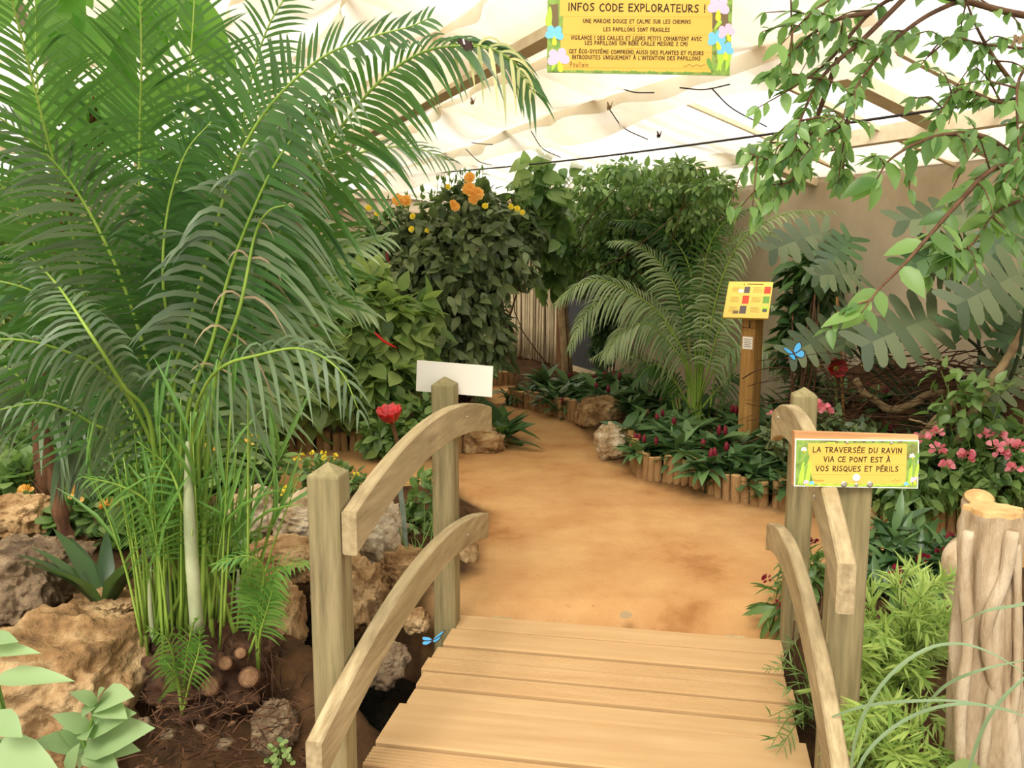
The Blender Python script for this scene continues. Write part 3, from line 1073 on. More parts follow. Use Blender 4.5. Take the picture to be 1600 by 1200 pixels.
for (x, y, sz, c, tn_) in ((873, 97, 34, 'pink', 0.1), (866, 58, 28, 'sky_blue', -.1), (1122, 17, 34, 'pink', -.1), (1120, 66, 28, 'sky_blue', .2), (1136, 54, 26, 'pink', .3), (1133, 82, 26, 'sky_blue', .0)):
    printed_flower(fc, t, fc.uv(x, y), sz * s34, M[c], tn_)
for px in (875, 1120):
    uv = fc.uv(px, 0)
    a_ = fc.pt((uv[0], top_v - 0.02), -0.003)[0]
    Dp, Lp = a_ @ AX_N, a_ @ AX_A
    mb = MB()
    mb.tube([a_, (a_[0], a_[1], float(zroof(Dp)) - 0.02)], 0.0022, 6)
    mb.build('hanging_wire', M['cable'], t)

# ---------------------------------------------------------------- warning sign on the near right-hand bridge post
t = empty('warning_sign')
tag(t, 'yellow crossing warning sign with wooden top bar fixed to a bridge post', 'sign')


def c7(x, y):
    return 1220 + x / 6.6667, 660 + y / 6.6667


pr = bridge_pt(0.725, -1.02, 1.0)
fc = Face(at(1340, 722, pr[1] - 0.075), (1, 0.02, 0), (0, 0.03, 1))
s24 = (pr[1] - 0.075) / 1400
quad = [fc.uv(*c7(140, 665)), fc.uv(*c7(1430, 690)), fc.uv(*c7(1440, 188)), fc.uv(*c7(152, 172))]
slab(fc, t, 'panel', quad, 0.005, M['white_paint'])
mb = MB()
ins = [fc.uv(*c7(150, 655)), fc.uv(*c7(1420, 680)), fc.uv(*c7(1430, 198)), fc.uv(*c7(162, 184))]
flat_poly(mb, fc, ins, 0.0003)
mb.build('green_border', M['sign_green'], t, smooth=False)
slab(fc, t, 'backing_board', [fc.uv(*c7(140, 668)), fc.uv(*c7(1430, 692)), fc.uv(*c7(1442, 140)), fc.uv(*c7(150, 96))], 0.020, wood('sign_backing_wood', rgb(176, 124, 78), rgb(214, 166, 116), (0.5, 4, 8), 6), back=0.0052)
mb = MB()
flat_poly(mb, fc, [fc.uv(*c7(345, 640)), fc.uv(*c7(1300, 645)), fc.uv(*c7(1315, 224)), fc.uv(*c7(280, 214)), fc.uv(*c7(290, 330)), fc.uv(*c7(276, 440)), fc.uv(*c7(310, 520))], 0.0006)
mb.build('yellow_field', M['sign_yellow'], t, smooth=False)
mb = MB()
for y in (328, 436, 540):
    stroke(mb, fc, [fc.uv(*c7(285, y)), fc.uv(*c7(1310, y + 8))], 0.0008, 0.0009)
mb.build('plank_line', M['pale_ink'], t, smooth=False)
mb = MB()
for text, x0, x1, ya, yb, cap in (('LA TRAVERSÉE DU RAVIN', 332, 1258, 308, 322, 56), ('VIA CE PONT EST À', 445, 1138, 408, 416, 56), ('VOS RISQUES ET PÉRILS', 362, 1220, 505, 512, 56)):
    write_line(mb, fc, text, fc.uv(*c7(x0, ya)), fc.uv(*c7(x1, yb)), cap / 6.667 * s24, 0.0012, .165)
mb.build('lettering', M['black_ink'], t, smooth=False)
mb = MB()
write_line(mb, fc, 'Poullain', fc.uv(*c7(342, 612)), fc.uv(*c7(450, 614)), 22 / 6.667 * s24, 0.0012, .12, LOWER)
stroke(mb, fc, [fc.uv(*c7(1150 + 9 * k, 605 + 9 * math.sin(k))) for k in range(12)], 0.0006, 0.0012)
mb.build('maker_mark', M['brown_ink'], t, smooth=False)
leaf_prints(fc, t, [(fc.uv(*c7(180 + 22 * k, 655)), 1.35 + .12 * (k % 3), .055 + .012 * (k % 2), .006) for k in range(6)] + [(fc.uv(*c7(1320 + 20 * k, 668)), 1.4 + .15 * (k % 3), .05 + .015 * (k % 2), .006) for k in range(5)]
            + [(fc.uv(*c7(360 + 62 * k, 662)), 0.15 if k % 2 else 3.0, .03, .004) for k in range(15)] + [(fc.uv(*c7(460 + 40 * k, 212)), 0.0, .018, .003) for k in range(2)], M['lime'], 0.0008)
leaf_prints(fc, t, [(fc.uv(*c7(190, 400)), 1.5, .03, .006), (fc.uv(*c7(240, 460)), 1.2, .035, .006), (fc.uv(*c7(1345, 480)), 1.6, .03, .006), (fc.uv(*c7(1400, 430)), 1.3, .03, .006)], M['mid_green'], 0.0010)
mb = MB()
for x in np.linspace(480, 1250, 9):
    a_ = fc.uv(*c7(x, 202))
    flat_poly(mb, fc, [(a_[0] - .004, a_[1] - .002), (a_[0] + .004, a_[1] - .002), (a_[0] + .004, a_[1] + .002), (a_[0] - .004, a_[1] + .002)], 0.0005)
mb.build('bark_print', M['bark_print'], t, smooth=False)
for (x, y, sz, c) in ((240, 290, 62, 'white_paint'), (1365, 358, 62, 'white_paint'), (262, 632, 60, 'pink'), (322, 640, 56, 'sky_blue'), (1385, 612, 84, 'pink'), (1305, 650, 56, 'sky_blue')):
    printed_flower(fc, t, fc.uv(*c7(x, y)), sz / 6.667 * s24, M[c], 0.1)
for (x, y, r_, mat_) in ((785, 575, 41, 'white_paint'), (655, 640, 33, 'metal'), (925, 642, 33, 'metal'), (785, 648, 20, 'metal'), (690, 206, 15, 'metal'), (1150, 212, 15, 'metal')):
    mb = MB()
    c_ = fc.uv(*c7(x, y))
    p0, p1 = fc.pt(c_, 0.0)[0], fc.pt(c_, 0.003)[0]
    rr = r_ / 6.667 * s24
    mb.tube([p0, p1, fc.pt(c_, 0.0045)[0]], [rr, rr, rr * 0.6], 16)
    mb.build('white_cap' if mat_ == 'white_paint' else 'screw', M[mat_], t, smooth=False)

# ---------------------------------------------------------------- blank back of a sign on the far left-hand bridge post
t = empty('sign_board')
tag(t, 'plain white back of a sign board behind the far left bridge post', 'sign')
pl = bridge_pt(-0.725, -0.06, 1.0)
fc = Face(at(710, 592, pl[1] + 0.062), (1, -0.05, 0), (0, 0, 1))
slab(fc, t, 'panel', [fc.uv(650, 611), fc.uv(768.5, 620.5), fc.uv(770.5, 572.5), fc.uv(651.5, 563)], 0.008, M['white_paint'])

# ---------------------------------------------------------------- reading desk post among the bed plants
kb = on_ground(1168, 706)
t = tag(empty('information_post', kb), 'square wooden information post with slanted yellow panel in the planted bed', 'information post')
KW = 0.112
R45 = np.array(Matrix.Rotation(math.radians(43), 3, 'Z'))
KH = float(at(1166, 497, kb[1])[2] - kb[2])
mb = MB()
mb.box((0, 0, (KH - 0.2) / 2), (KW, KW, KH + 0.2), R45, bevel=0.006)
mb.build('post', M['kiosk_wood'], t, smooth=False)
yk = math.radians(-22)
u_ = np.array([math.cos(yk), math.sin(yk), 0])
bk = np.array([-math.sin(yk), math.cos(yk), 0])
tilt = math.radians(46)
v_ = bk * math.cos(tilt) + np.array([0, 0, 1]) * math.sin(tilt)
fc = Face(at(1169, 468, kb[1]) - kb, u_, v_)
W2, H2 = 0.158, 0.172
slab(fc, t, 'panel', [(-W2, -H2), (W2, -H2), (W2, H2), (-W2, H2)], 0.014, M['kiosk_yellow'])
mb = MB()
for (u0, v0, ncol, nrow) in ((-.125, .115, 9, 5), (-.125, .02, 9, 5), (-.125, -.075, 9, 5), (.025, .115, 8, 5), (.025, .02, 8, 5), (.025, -.075, 8, 5)):
    for r_ in range(nrow):
        L = 0.075 * (0.7 + 0.3 * random.random())
        stroke(mb, fc, [(u0, v0 - r_ * .011), (u0 + L, v0 - r_ * .011)], 0.0022, 0.0008)
stroke(mb, fc, [(-.02, .148), (.09, .148)], 0.008, 0.0008)
stroke(mb, fc, [(-.045, .152), (-.045, .138)], 0.006, 0.0008)
mb.build('printed_line', M['brown_ink'], t, smooth=False)
for (u0, v0, w, h, c) in ((-.018, .092, .04, .062, 'grey_print'), (-.06, .08, .034, .03, 'white_paint'), (-.018, -.002, .046, .078, 'red_print'), (-.026, -.098, .046, .074, 'grey_print'), (-.075, -.122, .04, .03, 'bark_print'),
                          (.126, .092, .046, .066, 'red_print'), (.126, .0, .046, .066, 'mid_green'), (.126, -.09, .044, .054, 'lime'), (.126, -.10, .03, .03, 'grey_print')):
    mb = MB()
    flat_poly(mb, fc, [(u0 - w / 2, v0 - h / 2), (u0 + w / 2, v0 - h / 2), (u0 + w / 2, v0 + h / 2), (u0 - w / 2, v0 + h / 2)], 0.0010 + (0.0004 if w < .04 else 0))
    mb.build('printed_picture', M[c], t, smooth=False)
# label and dark marks on the post's left-hand face
fn = np.array([-math.cos(math.radians(43)), -math.sin(math.radians(43)), 0])
fu = unit(np.cross((0, 0, 1), fn))
fc = Face(np.array([0, 0, 0]) + fn * (KW / 2 + 0.0006), fu, (0, 0, 1))
zl = float(at(1157, 535, kb[1])[2] - kb[2])
slab(fc, t, 'label', [(-.042, zl - .045), (.042, zl - .045), (.042, zl + .045), (-.042, zl + .045)], 0.001, M['white_paint'], back=-0.001)
mb = MB()
for k in range(5):
    stroke(mb, fc, [(-.03 + .006 * (k % 2), zl + .026 - .013 * k), (.03 - .006 * (k % 2), zl + .026 - .013 * k)], 0.003, 0.0016)
zm = float(at(1157, 508, kb[1])[2] - kb[2])
stroke(mb, fc, [(-.05, zm - .016), (.054, zm - .016)], 0.004, 0.0006)
stroke(mb, fc, [(.012, zm - .012), (.012, zm + .012)], 0.012, 0.0006)
stroke(mb, fc, [(.012, zm + .026), (.012, zm + .030)], 0.012, 0.0006)
mb.build('printed_line', M['black_ink'], t, smooth=False)
# ================================================================== leaf building
def blade_tmpl(stations, fold=0.12, droop=0.15, cols=3):
    """a leaf along +y of length 1: (t, half width) stations; fold lifts the edges, droop lowers the tip"""
    V, Fq = [], []
    for t, w in stations:
        z = -droop * t * t
        if cols == 3:
            V += [(-w, t, z + fold * w), (0, t, z), (w, t, z + fold * w)]
        else:
            V += [(-w, t, z), (w, t, z)]
    n = len(stations)
    for i in range(n - 1):
        for c in range(cols - 1):
            a = i * cols + c
            Fq.append((a, a + 1, a + cols + 1, a + cols))
    return np.array(V, float), np.array(Fq)


OVATE = blade_tmpl([(0, .02), (.12, .17), (.35, .27), (.6, .23), (.82, .12), (1, .004)], 0.25, 0.18)
OVATE_S = blade_tmpl([(0, .03), (.3, .26), (.65, .21), (1, .004)], 0.25, 0.2)
HEART = blade_tmpl([(-.08, .12), (0, .28), (.15, .38), (.4, .37), (.7, .22), (.9, .07), (1, .004)], 0.2, 0.2)
LANCE = blade_tmpl([(0, .03), (.2, .10), (.5, .13), (.8, .07), (1, .003)], 0.3, 0.45)
LANCE_S = blade_tmpl([(0, .03), (.45, .11), (1, .003)], 0.3, 0.25)
ROUND = blade_tmpl([(0, .05), (.2, .32), (.5, .42), (.8, .3), (.95, .12), (1, .02)], 0.12, 0.08)
BIG = blade_tmpl([(0, .02), (.1, .14), (.3, .22), (.55, .23), (.8, .13), (1, .003)], 0.2, 0.3)
PETAL = blade_tmpl([(0, .06), (.3, .24), (.65, .36), (.9, .24), (1, .06)], 0.2, 0.1)
NEEDLE = blade_tmpl([(0, .03), (.4, .07), (1, .003)], 0.2, 0.15)


def put_leaves(mb, tmpl, P, D, N, L, W=1.0, mi=0):
    """many leaves at P pointing along D, faces towards N, L long, W times as wide as the outline"""
    V, Fq = tmpl
    P = np.atleast_2d(P)
    n = max(len(P), len(np.atleast_2d(D)))
    if n == 0 or len(P) == 0:
        return
    P = np.broadcast_to(P, (n, 3))
    D = unit(np.broadcast_to(D, (n, 3)))
    N = np.broadcast_to(N, (n, 3))
    X = np.cross(D, N)
    bad = np.linalg.norm(X, axis=1) < 1e-3
    if bad.any():
        X = X.copy()
        X[bad] = np.cross(D[bad], [1, 0.3, 0.1])
    X = unit(X)
    N2 = np.cross(X, D)
    L = np.broadcast_to(L, (n,))[:, None, None]
    W = np.broadcast_to(W, (n,))[:, None, None]
    out = P[:, None, :] + L * (V[None, :, 0:1] * W * X[:, None, :] + V[None, :, 1:2] * D[:, None, :] + V[None, :, 2:3] * N2[:, None, :])
    k = len(V)
    Fa = (Fq[None] + (np.arange(n) * k)[:, None, None]).reshape(-1, Fq.shape[1])
    mb.add(out.reshape(-1, 3), Fa, mi)


def rand_unit(n):
    return unit(rng.normal(size=(n, 3)))


def crown_points(ells, n, inner=0.55):
    """points in the outer shells of a set of ellipsoids (centre, radii), clumped; and their outward directions"""
    vol = np.array([e[1][0] * e[1][1] * e[1][2] for e in ells]) ** (2 / 3)
    pick = rng.choice(len(ells), n, p=vol / vol.sum())
    u = rand_unit(n)
    r = inner + (1 - inner) * rng.random(n) ** 0.6
    C = np.array([e[0] for e in ells])[pick]
    R = np.array([e[1] for e in ells])[pick]
    lump = np.array([0.84 + 0.42 * mnoise.noise(Vector(x * 2.3 + c)) for x, c in zip(u, C)])
    P = C + u * R * (r * lump)[:, None]
    return P, unit(u / R)


def crown_px(px, py, Y, rx, ry, depth=None):
    """an ellipsoid seen round photo pixel (px, py) at distance Y, rx by ry pixels"""
    k = Y / F_PX
    return (at(px, py, Y), np.array([rx * k, (depth if depth else rx * k * 0.8), ry * k]))


def leafy(mb, ells, n, tmpl, size, droop=0.5, upface=0.7, inner=0.55, W=1.0, var=0.35, mi=0, zmin=None):
    P, O = crown_points(ells, n, inner)
    D = O * 0.8 + rand_unit(n) * 0.8 + np.array([0, 0, -droop])
    N = O * 0.5 + rand_unit(n) * 0.55 + np.array([0, 0, upface])
    L = size * (1 - var + 2 * var * rng.random(n))
    if zmin is not None:
        ok = P[:, 2] > zmin
        P, D, N, L = P[ok], D[ok], N[ok], L[ok]
    put_leaves(mb, tmpl, P, D, N, L, W, mi)


def twigs(mb, base, ells, n, r=0.008, mi=0, bow=0.15):
    """stems that run from the base out into the crown"""
    for _ in range(n):
        e = ells[rng.integers(len(ells))]
        tip = e[0] + rand_unit(1)[0] * e[1] * 0.7
        b = np.asarray(base) + np.array([rng.normal() * 0.04, rng.normal() * 0.04, 0])
        mid = (b + tip) / 2 + rng.normal(size=3) * bow * np.linalg.norm(tip - b) * 0.5
        mid[2] = max(mid[2], b[2] + 0.02)
        mb.tube(cat_rom([b, mid, tip], 9), np.linspace(r, r * 0.35, 9), 5, mi)


def shrub(name, label, cat, base, ells, n, tmpl, size, mat, stem='stem_brown', ntwig=14, r=0.012, group=None, leaf_name='foliage', fork=0.0, **kw):
    t = tag(empty(name, base), label, cat, group)
    base = np.asarray(base, float)
    rel = [(e[0] - base, e[1]) for e in ells]
    mb = MB()
    leafy(mb, rel, n, tmpl, size, **kw)
    mb.build(leaf_name, M[mat], t)
    mb = MB()
    twigs(mb, (0, 0, fork - 0.02), rel, ntwig, r)
    mb.build('stem', M[stem], t)
    return t


# ------------------------------------------------------------------ palms
def frond(parent, path, n, leaf_len, mat, start=0.4, width=0.022, droop=0.35, spread=(70, 32), normal=None, twist=0.0, r=0.009, rach='rachis', lift=0.15,
          pair_gap=True, tip=0.35, keel=0.25, samples=40, name='frond', wave=0.05, mat2=None):
    """one feather leaf: a stalk along path (world points) with n pairs of narrow leaflets from `start` to the tip"""
    C = cat_rom(path, samples)
    seg = np.linalg.norm(np.diff(C, axis=0), axis=1)
    s = np.concatenate([[0], np.cumsum(seg)])
    T = unit(np.gradient(C, axis=0))
    mb = MB()
    mb.tube(C, np.linspace(r, r * 0.22, samples), 6, 0)
    ts = start + (1 - start) * np.linspace(0, 1, n) ** 0.95
    dist = ts * s[-1]
    P = np.stack([np.interp(dist, s, C[:, k]) for k in range(3)], 1)
    TT = unit(np.stack([np.interp(dist, s, T[:, k]) for k in range(3)], 1))
    if normal is None:
        view = unit(EYEV - P)
        Nn = view * 0.75 + np.array([0, 0, 0.55])
    else:
        Nn = np.broadcast_to(np.asarray(normal, float), P.shape)
    S = unit(np.cross(TT, Nn))
    Nf = np.cross(S, TT)
    if twist:
        ca, sa = math.cos(twist), math.sin(twist)
        S, Nf = S * ca + Nf * sa, Nf * ca - S * sa
    u = np.linspace(0, 1, n)
    prof = (0.55 + 0.45 * np.sin(np.clip(u * 1.25 + 0.12, 0, 1) * math.pi) ** 0.8) * (1 - (1 - tip) * np.clip((u - 0.6) / 0.4, 0, 1) ** 1.5)
    ang = np.radians(spread[0] + (spread[1] - spread[0]) * u)
    lm = MB()
    for side in (-1, 1):
        a = ang + rng.normal(size=n) * wave
        D = unit(TT * np.cos(a)[:, None] + S * (side * np.sin(a))[:, None] + Nf * (lift + rng.normal(size=n) * wave)[:, None])
        L = leaf_len * prof * (0.92 + 0.16 * rng.random(n))
        st = np.array([0, .12, .3, .5, .7, .87, 1.0])
        wd = np.array([.35, .8, 1.0, .92, .7, .38, .03]) * width
        g = droop * (0.7 + 0.6 * rng.random(n))
        cen = P[:, None] + L[:, None, None] * (st[None, :, None] * D[:, None, :]) - (L * g)[:, None, None] * (st ** 2.2)[None, :, None] * np.array([0, 0, 1.0])
        tang = unit(np.gradient(cen, axis=1))
        face = Nf[:, None, :] + keel * side * S[:, None, :]
        X = unit(np.cross(tang, np.broadcast_to(face, tang.shape)))
        sc = (L / leaf_len) ** 0.4
        V = np.stack([cen - X * (wd[None, :, None] * sc[:, None, None]) * .5, cen + X * (wd[None, :, None] * sc[:, None, None]) * .5], 2)   # n,7,2,3
        k = len(st)
        base = np.arange(n)[:, None, None] * (2 * k)
        q = np.array([[2 * i, 2 * i + 1, 2 * i + 3, 2 * i + 2] for i in range(k - 1)])[None]
        lm.add(V.reshape(-1, 3), (q + base).reshape(-1, 4), 0)
    o = mb.build(name, M[rach], parent)
    lm.build('leaflets', M[mat], o)
    return o


def pxpath(pts, Y=None):
    return [at(p[0], p[1], p[2] if len(p) > 2 else Y) for p in pts]


# ------------------------------------------------------------------ rocks
def rock(name, label, box, Y, mat, seed, depth=None, rough=1.0, detail=5, pits=0.5, sink=0.0, group=None, squash=1.0):
    import bmesh
    x0, y0, x1, y1 = box
    k = Y / F_PX
    c = at((x0 + x1) / 2, (y0 + y1) / 2, Y)
    R = np.array([(x1 - x0) / 2 * k, 0, (y1 - y0) / 2 * k])
    R[1] = depth if depth else max(R[0], R[2]) * 0.8
    bm = bmesh.new()
    bmesh.ops.create_icosphere(bm, subdivisions=detail, radius=1.0)
    V = np.array([v.co[:] for v in bm.verts])
    Fq = np.array([[v.index for v in f.verts] for f in bm.faces])
    bm.free()
    off = Vector((seed * 3.7, seed * 1.9, seed * 5.3))
    sc = 1.0
    d = np.empty(len(V))
    mean = float(R.mean())
    for i, v in enumerate(V):
        p = Vector(v)
        q = Vector(v * R / mean)
        a = mnoise.fractal(p * 1.1 + off, 0.9, 2.0, 3)
        w = mnoise.cell(q * 1.6 + off * 2)
        rid = mnoise.ridged_multi_fractal(q * 2.3 + off, 0.8, 2.1, 6, 0.9, 2.0)
        blk = mnoise.voronoi(q * 1.5 + off * 1.3)[0]
        fn_ = mnoise.fractal(q * 6.0 + off, 0.8, 2.0, 4)
        pit = mnoise.voronoi(q * 3.6 + off)[0][0]
        d[i] = 0.93 + rough * (0.22 * a + 0.10 * (rid - 1.0) + 0.07 * fn_ + 0.16 * min(0.5, blk[1] - blk[0]) - 0.04) - pits * 0.42 * max(0, 0.36 - pit)
    # flatten towards blocky faces
    W = np.sign(V) * np.abs(V) ** 0.78
    W = W * d[:, None] * R
    mb = MB()
    mb.add(W, Fq)
    base = np.array([c[0], c[1], c[2] - R[2] - sink])
    o = mb.build(name, M[mat], loc=None)
    o.location = Vector(c)
    tag(o, label, 'rock', group)
    return o


# ------------------------------------------------------------------ flowers
def ruffled_flower(parent, name, c, size, mat, n=3, per=9, face=(0, -1, 0.3), centre=None):
    f = unit(np.asarray(face, float))
    a_ = unit(np.cross(f, [0.1, 0.2, 1.0]))
    b_ = np.cross(f, a_)
    mb = MB()
    for ring in range(n):
        ang = np.arange(per) * 2 * math.pi / per + ring * 0.4 + rng.normal(size=per) * 0.12
        tilt_ = 0.25 + 0.5 * ring
        D = a_ * np.cos(ang)[:, None] + b_ * np.sin(ang)[:, None] + f * tilt_
        N = f - (a_ * np.cos(ang)[:, None] + b_ * np.sin(ang)[:, None]) * 0.4 + rng.normal(size=(per, 3)) * 0.15
        put_leaves(mb, PETAL, np.asarray(c) + f * (0.05 * size * ring), D, N, size * (0.5 - 0.09 * ring), 1.2)
    o = mb.build(name, M[mat], parent)
    if centre:
        m2 = MB()
        m2.tube([np.asarray(c), np.asarray(c) + f * size * 0.12, np.asarray(c) + f * size * 0.18], [size * .12, size * .13, size * .05], 10)
        m2.build('flower_centre', M[centre], o)
    return o
# ================================================================== big clump palm, left foreground
PB = drop(-1.13, 3.2)
t = tag(empty('clump_palm', PB), 'tall clumping palm with many feather fronds rising beside the bridge', 'palm')
inv = -PB


def pf(pts, **kw):
    path = np.array(pxpath(pts)) - PB
    kw.setdefault('normal', None)
    C = path + PB
    # normals are worked out in world space
    mid = C[len(C) // 2]
    if kw['normal'] is None:
        kw['normal'] = unit(EYEV - mid) * 0.75 + np.array([0, 0, 0.5])
    return frond(t, path, **kw)


def foot(i):
    r_ = random.Random(i * 7 + 1)
    return (r_.uniform(238, 372), r_.uniform(985, 1010), r_.uniform(3.08, 3.3))


# upright and left-hand leaves
pf([foot(1), (205, 700, 3.2), (150, 560, 3.1), (122, 400, 3.0), (70, 200, 2.85), (18, 0, 2.7), (-20, -120, 2.6)], n=46, leaf_len=.44, width=0.017, mat='frond_dark', start=.44, droop=.28)
pf([foot(2), (226, 700, 3.3), (220, 480, 3.3), (218, 250, 3.2), (221, 90, 3.1), (216, -90, 3.0)], n=46, leaf_len=.46, width=0.017, mat='frond_dark', start=.50, droop=.12, spread=(62, 38), normal=(0, -1, 0.15))
pf([foot(3), (258, 660, 3.2), (212, 500, 3.1), (165, 380, 3.0), (95, 265, 2.9), (0, 185, 2.8), (-60, 170, 2.75)], n=44, leaf_len=.36, mat='frond_grey', start=.46, droop=.4, width=.017)
pf([foot(4), (230, 640, 3.4), (160, 500, 3.5), (95, 330, 3.5), (60, 150, 3.5), (55, -40, 3.5)], n=34, leaf_len=.48, width=0.016, mat='frond_dark', start=.45, droop=.2)
pf([foot(5), (250, 600, 3.5), (262, 420, 3.6), (285, 230, 3.6), (300, 60, 3.6), (310, -120, 3.6)], n=36, leaf_len=.46, width=0.016, mat='frond_dark', start=.48, droop=.12, spread=(58, 36))
pf([foot(6), (262, 640, 3.2), (292, 520, 3.15), (325, 400, 3.1), (365, 265, 3.05), (420, 168, 3.0), (500, 92, 2.95), (580, 58, 2.9), (640, 42, 2.9), (668, 30, 2.9)], n=62, leaf_len=.37, mat='frond_dark', start=.40, droop=.22, width=.027, spread=(82, 50), twist=.25)
pf([foot(7), (285, 640, 3.25), (345, 460, 3.25), (430, 320, 3.2), (520, 215, 3.15), (590, 130, 3.1), (660, 82, 3.05), (730, 72, 3.0), (790, 88, 3.0), (830, 140, 3.0)], n=64, leaf_len=.33, mat='frond_dark', start=.42, droop=.62, width=.022, spread=(80, 30), tip=.5)
pf([foot(8), (290, 660, 3.15), (330, 540, 3.1), (358, 430, 3.05), (395, 330, 3.0), (440, 240, 2.95), (500, 170, 2.9), (545, 150, 2.9)], n=34, leaf_len=.36, mat='frond_grey', start=.45, droop=.75, spread=(75, 40))
pf([foot(9), (300, 660, 3.3), (380, 510, 3.3), (440, 430, 3.3), (488, 365, 3.3), (512, 285, 3.3), (530, 210, 3.3)], n=26, leaf_len=.42, mat='frond_dark', start=.42, droop=.18, width=.028, spread=(62, 34))
pf([foot(10), (300, 690, 3.05), (318, 610, 2.95), (350, 572, 2.85), (400, 556, 2.8), (470, 545, 2.75), (530, 578, 2.7), (560, 640, 2.7)], n=17, leaf_len=.22, mat='frond_grey', start=.52, droop=.85, width=.017)
pf([foot(11), (232, 680, 3.1), (165, 585, 2.9), (90, 545, 2.75), (10, 530, 2.65), (-50, 545, 2.6)], n=26, leaf_len=.22, width=.016, mat='frond_grey', start=.5, droop=.6)
pf([foot(12), (215, 660, 3.2), (150, 530, 3.15), (80, 470, 3.05), (0, 440, 3.0), (-60, 450, 3.0)], n=28, leaf_len=.28, mat='frond_dark', start=.46, droop=.8, width=.026)
pf([foot(13), (180, 640, 3.3), (90, 470, 3.2), (30, 330, 3.1), (-50, 230, 3.0)], n=44, leaf_len=.42, width=0.018, mat='frond_dark', start=.40, droop=.4)
pf([foot(14), (285, 600, 3.4), (340, 430, 3.5), (370, 300, 3.5), (385, 160, 3.5), (420, 40, 3.5), (480, -50, 3.5)], n=46, leaf_len=.40, width=0.018, mat='frond_dark', start=.45, droop=.3, spread=(70, 40))
pf([foot(15), (310, 680, 3.2), (360, 560, 3.2), (430, 470, 3.2), (510, 400, 3.2), (600, 372, 3.2)], n=36, leaf_len=.34, mat='frond_soft', start=.45, droop=.45, spread=(55, 25))
pf([foot(16), (240, 690, 3.0), (190, 600, 2.85), (140, 520, 2.75), (85, 440, 2.9), (30, 390, 2.9), (-20, 390, 2.85)], n=30, leaf_len=.16, mat='frond_grey', start=.60, droop=.7, width=.014)
pf([foot(18), (270, 650, 3.2), (270, 560, 3.2), (255, 440, 3.1), (262, 330, 3.05), (290, 240, 3.0), (330, 190, 3.0)], n=44, leaf_len=.34, width=0.016, mat='frond_dark', start=.42, droop=.5)
pf([foot(19), (330, 700, 3.3), (390, 600, 3.35), (450, 520, 3.4), (520, 470, 3.4), (580, 490, 3.4)], n=34, leaf_len=.30, mat='frond_soft', start=.42, droop=.5, spread=(60, 25))
pf([foot(20), (300, 620, 3.5), (350, 490, 3.5), (420, 390, 3.5), (480, 300, 3.5), (560, 240, 3.5), (640, 230, 3.5), (700, 250, 3.5)], n=40, leaf_len=.30, mat='frond_grey', start=.5, droop=.5, spread=(60, 25), width=.016)
pf([foot(21), (200, 720, 3.1), (140, 660, 3.0), (70, 630, 2.9), (0, 640, 2.85)], n=18, leaf_len=.16, width=.014, mat='frond_grey', start=.5, droop=.8)
pf([foot(27), (290, 560, 3.5), (310, 400, 3.4), (335, 300, 3.4), (375, 220, 3.3), (440, 160, 3.3)], n=40, leaf_len=.36, mat='frond_grey', start=.35, droop=.6)
# low young leaves around the foot of the clump
pf([foot(22), (262, 860, 3.1), (235, 790, 3.0), (190, 760, 2.95), (130, 745, 2.9)], n=20, leaf_len=.17, width=.010, mat='frond_lime', start=.45, droop=.5)
pf([foot(23), (300, 880, 3.1), (285, 790, 3.0), (262, 730, 3.0), (215, 690, 2.95)], n=20, leaf_len=.17, width=.010, mat='frond_lime', start=.4, droop=.3)
pf([foot(25), (255, 880, 3.2), (235, 770, 3.15), (222, 690, 3.1), (180, 620, 3.1), (150, 640, 3.05)], n=20, leaf_len=.17, width=.010, mat='frond_dark', start=.4, droop=.5)
# dry curled leaflets hanging among the leaves
pf([foot(30), (330, 640, 3.1), (375, 480, 3.0), (398, 370, 3.0), (420, 330, 2.95), (450, 320, 2.95)], n=6, leaf_len=.18, mat='frond_dry', start=.6, droop=1.0, width=.009)
pf([foot(31), (320, 660, 3.2), (400, 470, 3.2), (450, 330, 3.1), (500, 260, 3.1), (540, 240, 3.1)], n=6, leaf_len=.18, mat='frond_dry', start=.72, droop=.8, width=.009)
pf([(700, 76, 3.02), (735, 70, 3.0), (770, 76, 2.98), (806, 100, 2.97), (828, 140, 2.97)], n=9, leaf_len=.12, mat='frond_pale', start=.05, droop=1.1, width=.014, r=.003)
# thin upright stalks, some with a narrow unopened leaf
for i in range(64):
    r_ = random.Random(i)
    x = r_.uniform(215, 395)
    y = r_.uniform(965, 1030)
    Y = r_.uniform(3.0, 3.3)
    hgt = r_.uniform(120, 380)
    lean = (x - 305) * r_.uniform(0.1, 0.8) + r_.uniform(-25, 25)
    P = np.array(pxpath([(x, y, Y), (x + lean * .4, y - hgt * .5, Y), (x + lean, y - hgt, Y - .05)])) - PB
    mb = MB()
    C = cat_rom(P, 10)
    mb.tube(C, np.linspace(.006, .002, 10), 5)
    o = mb.build('stalk', M['rachis'], t)
    if i % 3 == 0:
        lm = MB()
        k = 5
        D = unit(C[-1] - C[5]) + rng.normal(size=(k, 3)) * np.array([.35, .25, .15])
        put_leaves(lm, LANCE, C[rng.integers(5, 10, k)], D, rand_unit(k) + np.array([0, -1, 0]), .22 + .1 * rng.random(k), .22)
        lm.build('leaflets', M['frond_lime'], o)
